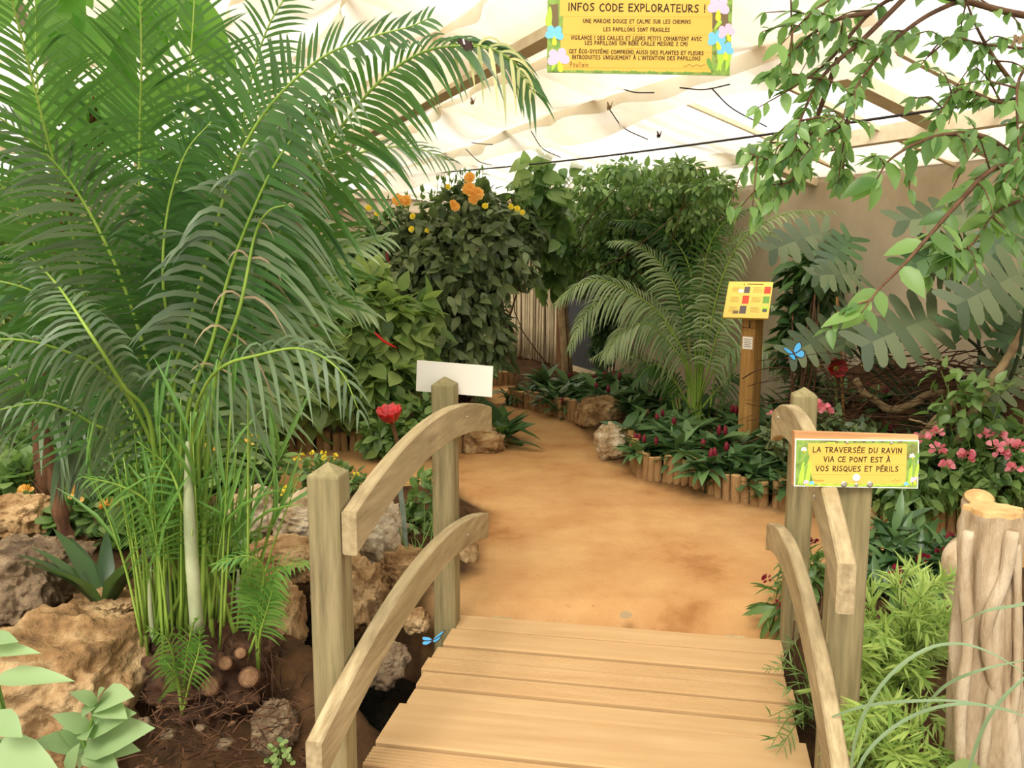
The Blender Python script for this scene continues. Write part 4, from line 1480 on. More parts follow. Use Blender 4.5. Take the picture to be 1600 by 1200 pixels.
# the smooth canes
for (x0, y0, x1, y1, Y, r0) in ((308, 985, 293, 690, 2.98, .022), (268, 985, 258, 850, 3.2, .014), (345, 980, 352, 830, 3.25, .013), (382, 975, 372, 890, 3.2, .014), (240, 1000, 236, 880, 3.15, .010)):
    C = cat_rom(np.array(pxpath([(x0, y0, Y), ((x0 + x1) / 2 - 3, (y0 + y1) / 2, Y), (x1, y1, Y)])) - PB, 16)
    mb = MB()
    mb.tube(C, r0 * (1.1 - .30 * np.linspace(0, 1, 16) - .55 * np.clip(np.linspace(-1, 1, 16), 0, 1) ** 2 + .05 * (np.arange(16) % 5 == 0)), 10)
    mb.build('cane', M['cane'], t)
# root mound: a brown dome with cut canes and wiry roots
mb = MB()
for (px, py, Y, rx, rz) in ((330, 1050, 3.14, .25, .17), (395, 1040, 3.2, .13, .15), (262, 1040, 3.2, .14, .15)):
    import bmesh
    bm = bmesh.new()
    bmesh.ops.create_icosphere(bm, subdivisions=5, radius=1.0)
    V = np.array([v.co[:] for v in bm.verts])
    Fq = np.array([[v.index for v in f.verts] for f in bm.faces])
    bm.free()
    d = np.array([1 + .20 * mnoise.fractal(Vector(v * 2.2) + Vector((px, 0, 0)), .8, 2, 4) + .16 * mnoise.fractal(Vector((v[0] * 9, v[1] * 9, v[2] * 3)) + Vector((px, 0, 0)), .8, 2, 4) for v in V])
    mb.add(V * d[:, None] * np.array([rx, rx * .8, rz]) + at(px, py, Y) - PB, Fq)
mb.build('root_mound', M['root'], t)
mb = MB()
for i in range(320):
    a = at(rng.uniform(245, 425), rng.uniform(985, 1100), 3.0 + rng.random() * .2) - PB
    e = a + np.array([rng.normal() * .05, -.05 * rng.random(), -.08 - .18 * rng.random()])
    mid = (a + e) / 2 + rng.normal(size=3) * .03
    mb.tube(cat_rom([a, mid, e], 6), .0022, 4)
o = mb.build('wiry_roots', M['root'], t)
o['kind'] = 'stuff'
for (px, py, r0) in ((328, 1072, .036), (388, 1058, .038), (352, 1036, .026), (306, 1046, .024), (375, 1020, .022)):
    mb = MB()
    a = at(px, py, 2.93) - PB
    ax = unit(np.array([.1 * rng.normal(), -.75, .45]))
    mb.tube([a - ax * .07, a - ax * .01, a], [r0 * .9, r0, r0 * .92], 14, 0)
    mb.tube([a - ax * .001, a + ax * .001], [r0 * .78, r0 * .7], 12, 1)
    mb.build('cut_cane', [M['bark_brown'], M['cut_end']], t, smooth=False)


# ------------------------------------------------------------------ seedlings of the palm
def seedling(label, base, tips, n, ll, mat, w=.012):
    b0 = np.asarray(base, float)
    s = tag(empty('palm_seedling', b0), label, 'palm seedling', 'palm seedlings at the foot of the clump')
    for i, tp in enumerate(tips):
        pts = [np.zeros(3)] + [p - b0 for p in pxpath(tp)]
        nrm = unit(EYEV - b0) * .7 + np.array([0, 0, .6])
        frond(s, pts, n, ll, mat, start=.45, droop=.4, width=w, normal=nrm, r=.006, samples=16, spread=(60, 24), tip=.6)
    return s


seedling('small bright palm seedling with a bent leaf in front of the root mound', at(285, 1118, 2.95),
         [[(290, 1040, 2.9), (300, 985, 2.85), (306, 968, 2.8)], [(275, 1050, 2.9), (262, 1000, 2.85), (235, 985, 2.8)], [(298, 1060, 2.88), (310, 1020, 2.85), (312, 985, 2.84)],
          [(280, 1070, 2.9), (268, 1045, 2.86), (255, 1030, 2.85)]], 13, .11, 'frond_lime')
seedling('leafy palm seedling with fan-like leaves between the clump and the near bridge post', at(403, 1062, 3.05),
         [[(405, 960, 3.0), (412, 890, 2.95), (385, 868, 2.9), (345, 880, 2.85)], [(408, 970, 3.0), (420, 910, 2.97), (445, 885, 2.95), (482, 880, 2.9)], [(400, 980, 3.0), (395, 920, 3.0), (378, 880, 2.95)],
          [(405, 1000, 3.0), (418, 950, 2.97), (432, 900, 2.95)]], 18, .12, 'frond_lime', .012)

# ------------------------------------------------------------------ small palm with a brown trunk at the left edge
b0 = on_ground(112, 905)
t2 = tag(empty('brown_trunk_palm', b0), 'small palm with a crooked brown trunk and drooping greyish leaves', 'palm')
C = cat_rom(np.array(pxpath([(118, 920, b0[1]), (108, 860, b0[1]), (92, 790, b0[1]), (80, 720, b0[1]), (62, 660, b0[1])])) - b0, 24)
mb = MB()
mb.tube(C, .038 + .006 * np.sin(np.arange(24) * 1.9) - .012 * np.linspace(0, 1, 24), 10)
mb.build('trunk', M['bark_brown'], t2)
for i, pts in enumerate(([(20, 640), (-40, 660)], [(30, 590), (-30, 560), (-80, 590)], [(90, 610), (140, 620), (165, 690)], [(50, 610), (10, 610), (-40, 640), (-70, 700)], [(75, 600), (110, 570), (160, 590)],
                         [(60, 640), (100, 650), (120, 700), (130, 760)])):
    P = [C[-1]] + [p - b0 for p in pxpath([(x, y, b0[1] - .1 * (i % 3)) for x, y in pts])]
    frond(t2, P, 26, .24, 'frond_grey', start=.15, droop=.8, width=.026, normal=unit(EYEV - b0) * .6 + np.array([0, 0, .7]), r=.007, samples=20)

# ------------------------------------------------------------------ feather palm beside the information post
b0 = on_ground(1085, 668)
t3 = tag(empty('feather_palm', b0), 'arching feather palm with silvery green leaves left of the information post', 'palm')
Yb = b0[1]
specs = [
    ([(1078, 620), (1062, 540), (1020, 480), (950, 440), (905, 445), (870, 472)], 46, .30, 'frond_soft', .75, -.25),
    ([(1080, 610), (1066, 545), (1010, 480), (955, 465), (915, 490), (890, 545)], 42, .26, 'frond_soft', .8, -.3),
    ([(1082, 620), (1070, 570), (1040, 530), (1010, 505), (970, 520), (945, 560)], 40, .30, 'frond_soft', .8, -.35),
    ([(1084, 620), (1075, 540), (1060, 460), (1030, 410), (990, 380), (955, 378)], 40, .28, 'frond_soft', .5, .2),
    ([(1086, 620), (1086, 520), (1080, 430), (1058, 380), (1020, 350), (960, 344)], 40, .26, 'frond_dark', .6, .3),
    ([(1092, 620), (1108, 520), (1130, 430), (1165, 370), (1225, 335), (1300, 330)], 46, .26, 'frond_soft', .55, -1.0),
    ([(1092, 620), (1105, 500), (1118, 420), (1150, 370), (1200, 362), (1240, 390)], 42, .28, 'frond_soft', .6, -.7),
    ([(1090, 620), (1095, 520), (1098, 440), (1110, 380), (1140, 340), (1190, 320)], 40, .26, 'frond_dark', .45, -.5),
    ([(1090, 640), (1120, 570), (1150, 540), (1190, 540), (1222, 590)], 30, .24, 'frond_soft', .8, -.7),
    ([(1088, 640), (1105, 580), (1130, 500), (1170, 470), (1215, 480)], 34, .26, 'frond_soft', .6, -.6),
    ([(1080, 640), (1050, 590), (1020, 570), (990, 600)], 26, .20, 'frond_dark', .7, -.2),
    ([(1085, 640), (1090, 560), (1075, 500), (1050, 460), (1000, 430)], 36, .28, 'frond_dark', .6, .2),
    ([(1083, 640), (1040, 600), (1000, 560), (960, 545), (925, 560)], 26, .18, 'frond_soft', .7, -.1),
    ([(1096, 640), (1130, 600), (1150, 590), (1190, 620)], 22, .18, 'frond_dark', .7, .0),
]
for i, (pts, n, ll, mt, dr, dy) in enumerate(specs):
    m_ = len(pts)
    P = [np.array([rng.normal() * .05, rng.normal() * .05, 0])] + [p - b0 for p in pxpath([(x, y, Yb + dy * (k / (m_ - 1))) for k, (x, y) in enumerate(pts)])]
    frond(t3, P, n, ll, mt, start=.38, droop=dr, width=.020, normal=unit(EYEV - b0) * .6 + np.array([0, 0, .6]), r=.011, spread=(66, 28), samples=30)
for i in range(16):
    r_ = random.Random(i + 90)
    x = r_.uniform(1055, 1120)
    C = cat_rom(np.array(pxpath([(x, 672, Yb), (x + (x - 1086) * .6, 600, Yb), (x + (x - 1086) * 1.3, 520 + r_.uniform(-30, 40), Yb)])) - b0, 9)
    mb = MB()
    mb.tube(C, np.linspace(.010, .004, 9), 5)
    mb.build('stalk', M['rachis'] if i % 3 else M['frond_dry'], t3)
# ================================================================== rocks
for k, (label, box, Y, mat, kw) in enumerate([
    ('grey-brown pitted boulder at the left edge below the small brown-trunked palm', (-70, 838, 132, 985), 3.62, 'rock_grey', dict(depth=.28)),
    ('low brown stone wedged between the grey boulder and the palm clump', (92, 922, 222, 992), 3.48, 'rock_tan', dict(depth=.16)),
    ('largest tan boulder filling the lower left corner', (-90, 958, 240, 1235), 3.0, 'rock_tan', dict(depth=.36, rough=.8)),
    ('pale pitted rock behind the palm canes, leftmost of the pale ridge', (352, 758, 440, 862), 4.95, 'rock_pale', dict(depth=.22)),
    ('pale lumpy rock just left of the near bridge post', (425, 766, 528, 872), 4.85, 'rock_pale', dict(depth=.22)),
    ('tall pale rock rising right of the near left bridge post', (528, 772, 640, 905), 4.5, 'rock_pale', dict(depth=.22)),
    ('flat pale rock ledge jutting over the stream', (378, 845, 520, 905), 4.15, 'rock_tan', dict(depth=.24)),
    ('rounded tan boulder at the stream bank right of the palm seedling', (375, 880, 474, 1062), 3.5, 'rock_tan', dict(depth=.18, rough=.9)),
    ('holed tan rock above the water between the left bridge posts', (492, 868, 606, 1000), 3.95, 'rock_tan', dict(depth=.2, pits=1.0, rough=1.2)),
    ('sloping brown rock beside the far left bridge post foot', (585, 845, 682, 960), 4.3, 'rock_tan', dict(depth=.2)),
    ('small brown stone at the deck corner below the far left bridge post', (628, 952, 674, 990), 3.72, 'rock_tan', dict(depth=.07)),
    ('rough tan rock peeking out behind the far left bridge post', (686, 832, 750, 915), 4.5, 'rock_tan', dict(depth=.13)),
    ('low brown rock under the end of the upper left rail', (716, 664, 792, 712), 7.1, 'rock_tan', dict(depth=.2)),
    ('brown rock bulging onto the path edge, farther of the two', (898, 618, 976, 672), 8.1, 'rock_tan', dict(depth=.25)),
    ('pale craggy rock at the start of the log edging, nearer of the two path rocks', (926, 658, 984, 722), 6.75, 'rock_pale', dict(depth=.16)),
    ('flat sandy rock among the ground cover at the left edge', (-40, 770, 96, 850), 4.7, 'rock_tan', dict(depth=.2)),
    ('mossy stone on the dark bank at the bottom below the near post', (392, 1092, 470, 1180), 2.95, 'rock_grey', dict(depth=.09)),
    ('dark wet stone in the shade under the left bridge edge', (560, 1000, 640, 1075), 3.5, 'rock_grey', dict(depth=.1)),
]):
    rock('rock' if 'boulder' not in label else 'boulder', label, box, Y, mat, k + 3, detail=6 if (box[2] - box[0]) > 90 else 5, **kw)

# ================================================================== log edging
mbs = MB()
ang = np.arange(12) * 2 * math.pi / 12
rg = [(0.0, .98), (.985, 1.0), (1.0, .90)]
V = [(math.cos(a) * r_ * .5, math.sin(a) * r_ * .5, z) for z, r_ in rg for a in ang]
Fq = [[k * 12 + i, k * 12 + (i + 1) % 12, (k + 1) * 12 + (i + 1) % 12, (k + 1) * 12 + i] for k in range(2) for i in range(12)]
mbs.add(np.array(V), Fq, 0)
mbs.add(np.array(V[24:]), [list(range(12))], 1)
stake0 = mbs.build('log_stake', [M['stake_wood'], M['stake_end']])
first_stake = [True]
EDGE = {}


def edging(pxs, label, group, hgt, dia, spacing=1.02, jit=.012):
    W = np.array([on_ground(*p)[:2] for p in pxs])
    C = cat_rom(W, 200)
    EDGE[group] = C
    s = np.concatenate([[0], np.cumsum(np.linalg.norm(np.diff(C, axis=0), axis=1))])
    d = 0.0
    while d < s[-1]:
        dd = dia * random.uniform(.85, 1.15)
        p = np.array([np.interp(d, s, C[:, k]) for k in range(2)]) + rng.normal(size=2) * jit * .5
        o = stake0 if first_stake[0] else stake0.copy()
        if not first_stake[0]:
            COL.objects.link(o)
        first_stake[0] = False
        h = hgt * random.uniform(.88, 1.14)
        z0 = ground_z(*p)
        o.location = (p[0], p[1], z0 - .06)
        o.scale = (dd, dd, h + .06)
        o.rotation_euler = (random.uniform(-.05, .05), random.uniform(-.05, .05), random.uniform(0, 6))
        tag(o, label, 'log stake', group)
        d += dd * spacing
    return C


edging([(980, 722), (1002, 745), (1040, 757), (1085, 768), (1140, 780), (1240, 800), (1330, 822)], 'short upright log stake edging the planted bed right of the sandy path', 'log stakes along the right-hand bed', .17, .062)
edging([(798, 632), (832, 641), (866, 650), (900, 660)], 'short upright log stake edging the far bed before the string curtain', 'log stakes along the far bed', .17, .065)
edging([(415, 703), (470, 703), (562, 704)], 'short upright log stake edging the left shrubs across the side path', 'log stakes along the left shrubs', .16, .068)
edging([(1366, 840), (1430, 840), (1520, 838), (1600, 836)], 'short upright log stake edging the side path behind the warning sign', 'log stakes along the right side path', .16, .055)
edging([(738, 606), (768, 603), (800, 600)], 'tiny log stake at the far end of the path', 'log stakes at the path end', .16, .075)
edging([(680, 706), (716, 708)], 'short log stake beside the low rock under the left rail', 'log stakes by the left rock', .17, .068)

# ================================================================== low bed plants
def rosette(n, L, mat, seed, lances=LANCE, bud=None, up=.55):
    r_ = np.random.default_rng(seed)
    mb = MB()
    k = 3
    for c in range(k):
        cx = r_.normal(size=2) * .05
        m_ = n // k
        az = r_.random(m_) * 2 * math.pi
        el = up + r_.normal(size=m_) * .3
        D = np.stack([np.cos(az) * np.cos(el), np.sin(az) * np.cos(el), np.sin(el)], 1)
        P = np.column_stack([np.full(m_, cx[0]), np.full(m_, cx[1]), .02 + .10 * r_.random(m_)])
        put_leaves(mb, lances, P, D, np.array([0, 0, 1.0]) + r_.normal(size=(m_, 3)) * .2, L * (.7 + .5 * r_.random(m_)), 1.25)
        mb.tube([(cx[0], cx[1], -.04), (cx[0], cx[1], .14)], .006, 5, 1)
    return mb


bed_protos = []
for i in range(5):
    e = empty('bed_plant')
    o = rosette(42, .21, None, 100 + i).build('leaves', [M['leaf_bed'], M['stem_dark']], e)
    if i in (1, 3):
        for b_ in range(2):
            mb = MB()
            x, y = rng.normal(size=2) * .06
            zc = .17 + .05 * rng.random()
            mb.tube([(x, y, zc - .03), (x, y, zc - .01), (x, y, zc + .02), (x, y, zc + .035)], [.006, .017, .014, .004], 8)
            mb.build('red_bud', M['bud_red'], e)
    bed_protos.append(e)
used_protos = set()


def plant_bed(x, y, label, group, s=1.0, k=None):
    k = rng.integers(len(bed_protos)) if k is None else k
    o = bed_protos[k] if k not in used_protos else copy_tree(bed_protos[k])
    used_protos.add(k)
    o.location = (x, y, ground_z(x, y))
    o.rotation_euler = (0, 0, rng.random() * 6.28)
    o.scale = (s, s, s * rng.uniform(.85, 1.15))
    tag(o, label, 'bed plant', group)
    return o


placed = []


def free(x, y, d):
    for a in placed:
        if (a[0] - x) ** 2 + (a[1] - y) ** 2 < d * d:
            return False
    placed.append((x, y))
    return True


C = EDGE['log stakes along the right-hand bed']
kp = on_ground(1168, 706)
for off in (.10, .30, .55, .8, 1.05, 1.3):
    for i in range(0, 200, 3):
        p = C[i] + AX_N[:2] * (off + rng.normal() * .05) + np.array([.0, .02])
        if p @ AX_N[:2] > 4.45 or np.hypot(p[0] - kp[0], p[1] - kp[1]) < .2 or np.hypot(p[0] - 1.66, p[1] - 5.2) < .05:
            continue
        if free(p[0], p[1], .21 if off < .4 else .26):
            plant_bed(p[0], p[1], 'low plant with dark lance-shaped leaves in the bed round the information post', 'bed plants round the information post', rng.uniform(.8, 1.15))
C = EDGE['log stakes along the far bed']
for off in (.10, .32, .6, .9, 1.25, 1.6):
    for i in range(0, 200, 6):
        p = C[i] + AX_N[:2] * (off + rng.normal() * .06)
        if p @ AX_N[:2] > 4.45:
            continue
        if free(p[0], p[1], .24):
            plant_bed(p[0], p[1], 'low plant with dark lance-shaped leaves in the far bed by the string curtain', 'bed plants by the string curtain', rng.uniform(.85, 1.2))
for (px, py) in ((985, 655), (1010, 660), (1040, 662), (1000, 640), (1030, 645), (1060, 650), (1065, 675), (1020, 680), (985, 690), (1005, 700), (1040, 690), (960, 640), (975, 615), (1010, 620), (1045, 628), (950, 610), (1130, 690), (1200, 690), (1225, 700), (1110, 665), (1140, 655), (1200, 660)):
    p = on_ground(px, py)
    if p[:2] @ AX_N[:2] < 4.62 and free(p[0], p[1], .2):
        plant_bed(p[0], p[1], 'low plant with dark lance-shaped leaves in the bed beneath the feather palm', 'bed plants beneath the feather palm', rng.uniform(.9, 1.25))
# ================================================================== shrubs left of the path
hib_b = on_ground(722, 640)
hib_e = [crown_px(740, 400, 8.3, 105, 88), crown_px(690, 470, 8.1, 95, 105), crown_px(745, 520, 8.1, 62, 88), crown_px(625, 385, 8.4, 70, 66), crown_px(800, 370, 8.5, 50, 56), crown_px(735, 330, 8.4, 70, 42), crown_px(700, 560, 8.0, 60, 60)]
hib = shrub('flowering_shrub', 'tall dense dark green shrub topped with orange double flowers beside the path', 'flowering shrub', hib_b, hib_e, 5200, OVATE, .125, 'leaf_olive', ntwig=22, r=.016, droop=.75, upface=.5)
mb = MB()
top_tips = []
for i in range(46):
    r_ = random.Random(i + 5)
    x = r_.uniform(590, 835)
    y0 = 335 + abs(x - 740) * .25
    tip = at(x + r_.uniform(-14, 14), y0 - r_.uniform(25, 72), 8.35) - hib_b
    a = at(x, y0 + 20, 8.35) - hib_b
    mb.tube(cat_rom([a, (a + tip) / 2 + np.array([r_.uniform(-.03, .03), 0, 0]), tip], 6), [.005, .004, .004, .003, .003, .002], 4)
    top_tips.append((a, tip))
mb.build('stem', M['stem_green'], hib)
mb = MB()
for a, tip in top_tips:
    k = 7
    s_ = rng.random(k)[:, None]
    put_leaves(mb, OVATE_S, a + (tip - a) * s_, rand_unit(k) + np.array([0, 0, .3]), rand_unit(k) * .5 + np.array([0, 0, 1.0]), .07 * (.6 + .8 * rng.random(k)))
    put_leaves(mb, LANCE_S, np.repeat(tip[None], 3, 0), rand_unit(3) * .3 + np.array([0, 0, 1.0]), rand_unit(3), .06, 1.6)
mb.build('shoot_leaves', M['leaf_mid'], hib)
for (x, y, sz) in ((622, 313, 17), (635, 314, 17), (733, 296, 20), (746, 303, 19), (740, 312, 15), (734, 278, 16), (711, 323, 14), (576, 325, 9), (590, 333, 9), (708, 318, 11), (758, 322, 9), (798, 323, 9), (808, 326, 9), (645, 338, 9), (700, 292, 8), (816, 332, 8), (668, 360, 8), (643, 358, 9)):
    ruffled_flower(hib, 'orange_flower', at(x, y, 7.95) - hib_b, sz * 7.95 / 1400 * 1.15, 'orange_petal' if sz > 10 else 'yellow_petal', 3, 8, face=(rng.normal() * .3, -1, .3))

# light broad-leaved bush in front of it
b0 = on_ground(560, 700)
e0 = [crown_px(565, 500, 7.1, 92, 72), crown_px(500, 575, 7.0, 95, 85), crown_px(590, 590, 7.0, 72, 80), crown_px(640, 550, 7.1, 40, 45), crown_px(540, 450, 7.3, 70, 45), crown_px(470, 500, 7.2, 60, 70), crown_px(655, 495, 7.2, 34, 36)]
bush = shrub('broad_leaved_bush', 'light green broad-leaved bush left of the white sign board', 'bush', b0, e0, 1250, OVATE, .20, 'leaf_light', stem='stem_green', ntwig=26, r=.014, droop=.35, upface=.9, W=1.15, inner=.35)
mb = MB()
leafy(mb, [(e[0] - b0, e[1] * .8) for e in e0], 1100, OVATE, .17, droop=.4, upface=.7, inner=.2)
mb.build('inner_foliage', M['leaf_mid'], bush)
# red catkin shrub behind it
b0 = on_ground(520, 660)
e0 = [crown_px(500, 420, 8.9, 95, 72), crown_px(430, 400, 8.8, 80, 80), crown_px(590, 425, 8.9, 66, 50), crown_px(470, 500, 8.7, 100, 100)]
cat_ = shrub('catkin_shrub', 'mid green shrub with drooping dark red catkins behind the light bush', 'flowering shrub', b0, e0, 1900, OVATE, .15, 'leaf_mid', ntwig=20, r=.016, droop=.5, upface=.7)
for (x, y, Y) in ((486, 408, 8.1), (560, 400, 8.1), (604, 396, 8.1), (500, 440, 8.0), (545, 425, 8.0), (495, 505, 7.0), (530, 450, 7.9), (455, 470, 7.6), (518, 485, 6.9), (375, 352, 7.8), (388, 345, 7.8), (585, 525, 6.9)):
    c = at(x, y, Y - .3) - b0
    mb = MB()
    d = np.array([rng.normal() * .05, 0, -.09])
    C = cat_rom([c + np.array([0, 0, .03]), c + d * .4, c + d], 7)
    mb.tube(C, [.003, .009, .010, .010, .010, .008, .003], 7)
    mb.build('red_catkin', M['bud_red'] if rng.random() < .5 else M['red_petal'], cat_)

# greenery behind the palm on the left
for (nm, label, base, ells, n, tm, sz, mat) in (
    ('background_shrub', 'small-leaved light green shrub at the far left edge behind the palm', (30, 610), [crown_px(40, 330, 8.6, 110, 70), crown_px(20, 430, 8.4, 120, 100), crown_px(80, 520, 8.2, 100, 90)], 3000, OVATE_S, .10, 'leaf_light'),
    ('background_shrub', 'mid green shrub behind the palm clump, second from the left edge', (190, 615), [crown_px(180, 440, 8.2, 110, 100), crown_px(150, 540, 8.0, 100, 90), crown_px(250, 530, 8.0, 100, 90)], 2000, OVATE, .13, 'leaf_mid'),
    ('background_shrub', 'deep green shrub seen through the palm stalks', (320, 625), [crown_px(330, 440, 8.0, 95, 90), crown_px(300, 540, 7.8, 100, 90), crown_px(390, 520, 7.9, 80, 110), crown_px(350, 380, 8.2, 70, 50)], 2200, OVATE, .13, 'leaf_mid'),
    ('background_shrub', 'bright leafy shrub low behind the palm, left of the light bush', (410, 690), [crown_px(420, 600, 6.9, 70, 85), crown_px(370, 610, 6.8, 60, 70)], 700, OVATE, .15, 'leaf_light'),
    ('background_shrub', 'dark low shrub in the gap below the palm fronds at far left', (70, 690), [crown_px(90, 610, 6.6, 110, 60), crown_px(220, 620, 6.6, 90, 55)], 900, OVATE, .13, 'leaf_deep'),
):
    shrub(nm, label, 'shrub', on_ground(*base), ells, n, tm, sz, mat, ntwig=14, r=.014, droop=.4)

# tall broad-leaved tree whose bright leaves show through the palm at upper left
b0 = drop(-2.75, 5.1)
tr = tag(empty('broad_leaved_tree', b0), 'tree with large bright backlit leaves showing through the upper left fronds', 'tree')
top = at(160, 120, 5.1) - b0
mb = MB()
mb.tube(cat_rom([(0, 0, -.05), (.05, .02, 1.0), top * np.array([.6, 1, .75]), top], 16), np.linspace(.05, .02, 16), 9)
for i in range(9):
    tip = at(rng.uniform(40, 290), rng.uniform(-20, 250), 4.9) - b0
    mb.tube(cat_rom([top * np.array([.6, 1, .75]), (top + tip) / 2, tip], 7), np.linspace(.016, .006, 7), 5)
mb.build('trunk', M['bark_brown'], tr)
mb = MB()
k = 60
P = np.array([at(rng.uniform(10, 300), rng.uniform(-70, 250), rng.uniform(4.6, 5.2)) - b0 for _ in range(k)])
put_leaves(mb, BIG, P, rand_unit(k) * .8 + np.array([0.2, -.1, -.5]), rand_unit(k) * .5 + np.array([0, -.8, .6]), .28 + .12 * rng.random(k), 1.2)
mb.build('foliage', M['leaf_backlit'], tr)

# ================================================================== shrubs and trees by the right-hand wall
b0 = on_ground(887, 603)
fe = [crown_px(1005, 335, 8.7, 110, 66, .5), crown_px(925, 365, 9.5, 66, 72, .5), crown_px(1090, 335, 7.8, 66, 56, .35), crown_px(955, 294, 8.3, 70, 34, .4), crown_px(1040, 292, 7.7, 74, 34, .4), crown_px(1000, 410, 8.8, 90, 46, .4), crown_px(905, 430, 9.8, 36, 36), crown_px(975, 268, 7.3, 44, 17, .25), crown_px(1058, 264, 6.9, 50, 15, .25), crown_px(1112, 292, 6.8, 44, 26, .25)]
fig = shrub('small_leaved_tree', 'round-headed tree with tiny glossy leaves above the feather palm', 'tree', b0, fe, 7600, OVATE_S, .072, 'leaf_mid', ntwig=12, r=.008, droop=.7, upface=.6, fork=1.25, inner=.4)
mb = MB()
for pts in ([(887, 606, 10.5), (884, 540, 10.5), (878, 460, 10.5), (890, 400, 10.0), (930, 350, 9.4)],):
    C = np.array(pxpath(pts)) - b0
    mb.tube(cat_rom(C, 18), np.linspace(.075, .04, 18), 10)
o = mb.build('trunk', M['bark_grey'], fig)
b1 = on_ground(979, 613)
t = tag(empty('slender_tree', b1), 'slender pale trunk beside the dark doorway behind the feather palm', 'tree')
mb = MB()
C = np.array(pxpath([(979, 618, b1[1]), (976, 540, b1[1]), (980, 480, b1[1]), (985, 400, 9.1), (1000, 350, 8.8)])) - b1
mb.tube(cat_rom(C, 16), np.linspace(.07, .04, 16), 10)
mb.build('trunk', M['bark_pale'], t)
mb = MB()
leafy(mb, [(e[0] - b1, e[1]) for e in (crown_px(990, 385, 8.7, 60, 40, .3), crown_px(1050, 370, 8.1, 60, 50, .3))], 700, OVATE_S, .10, droop=.6)
mb.build('foliage', M['leaf_deep'], t)
# climbing heart-leaved shoots
b0 = on_ground(896, 606)
vn = shrub('heart_leaved_climber', 'climber with heart-shaped leaves rising between the flowering shrub and the small-leaved tree', 'climber', b0,
           [crown_px(855, 345, 8.9, 46, 70), crown_px(845, 290, 8.7, 46, 36), crown_px(870, 420, 9.2, 36, 50)], 420, HEART, .15, 'leaf_mid', stem='stem_brown', ntwig=2, r=.008, droop=.5)
mb = MB()
mc = MB()
for (x, y, dx, dy, sz) in ((822, 253, -22, 10, .19), (826, 270, -16, 14, .22), (822, 258, -4, -26, .14), (836, 262, 10, -22, .16), (845, 255, 14, -10, .15), (852, 275, 20, 6, .2), (892, 272, 16, -12, .15), (900, 265, -4, -16, .12), (896, 282, 18, -2, .15),
                           (830, 296, -20, 12, .2), (860, 300, 16, 10, .2), (880, 300, 14, 6, .16), (910, 285, 12, -12, .12), (842, 240, 3, -14, .1), (855, 250, 4, -12, .1)):
    p = at(x, y, 8.5) - b0
    q = at(x + dx, y + dy, 8.45) - b0
    put_leaves(mb, HEART, p[None], (q - p)[None], np.array([[.2 * rng.normal(), -.8, .5]]), sz)
    mc.tube(cat_rom([at(858, 345, 8.9) - b0, at((x + 858) / 2, (y + 330) / 2, 8.7) - b0, p], 6), .005, 4)
mb.build('young_leaves', M['leaf_light'], vn)
mc.build('shoot', M['stem_green'], vn)
# dark climbers on the wall beside the door
shrub('wall_creeper', 'dark creeper hanging beside the dark doorway behind the feather palm', 'creeper', on_ground(948, 606), [crown_px(940, 520, 9.9, 18, 60), crown_px(955, 480, 9.8, 24, 40)], 260, HEART, .11, 'leaf_deep', ntwig=8, r=.01)
shrub('dark_shrub', 'dark leafy shrub against the wall right of the feather palm', 'shrub', drop(*at(1250, 655, 6.45)[:2]), [crown_px(1262, 440, 6.6, 36, 60, .2), crown_px(1250, 520, 6.65, 34, 70, .2), crown_px(1285, 420, 6.4, 26, 40, .2)], 300, OVATE, .15, 'leaf_deep', ntwig=12, r=.012)

# ------------------------------------------------------------------ swiss-cheese plant
def split_leaf(mb, base, tip, normal, wid, nf=7):
    """a broad leaf cut into fingers on both sides of the midrib"""
    base, tip = np.asarray(base, float), np.asarray(tip, float)
    d = tip - base
    L = np.linalg.norm(d)
    d = d / L
    x = unit(np.cross(d, normal))
    n = np.cross(x, d)

    def P(u, v, sag=.0):
        return base + d * (u * L) + x * (v * L * wid) + n * (-(v * v) * .22 * L * wid - u * u * .10 * L + sag)
    for side in (-1, 1):
        for i in range(nf):
            t0, t1 = i / nf, (i + 1) / nf
            tm = (t0 + t1) / 2
            reach = .46 * math.sin(min(1, (tm + .18) / 1.0) * math.pi * .86) ** .7 + .06
            back = -.30 * (1 - tm) ** 2 + .16 * tm
            rows = []
            for s, wf in ((0, 1), (.50, .98), (.58, .84), (.78, .76), (.93, .5), (1, .12)):
                c = tm + back * s
                h = (t1 - t0) / 2 * wf * (1 + .22 * s)
                rows.append((P(c - h, side * reach * s), P(c + h, side * reach * s)))
            V = np.array([p for r_ in rows for p in r_])
            mb.add(V, np.array([[2 * k, 2 * k + 1, 2 * k + 3, 2 * k + 2] for k in range(5)]))


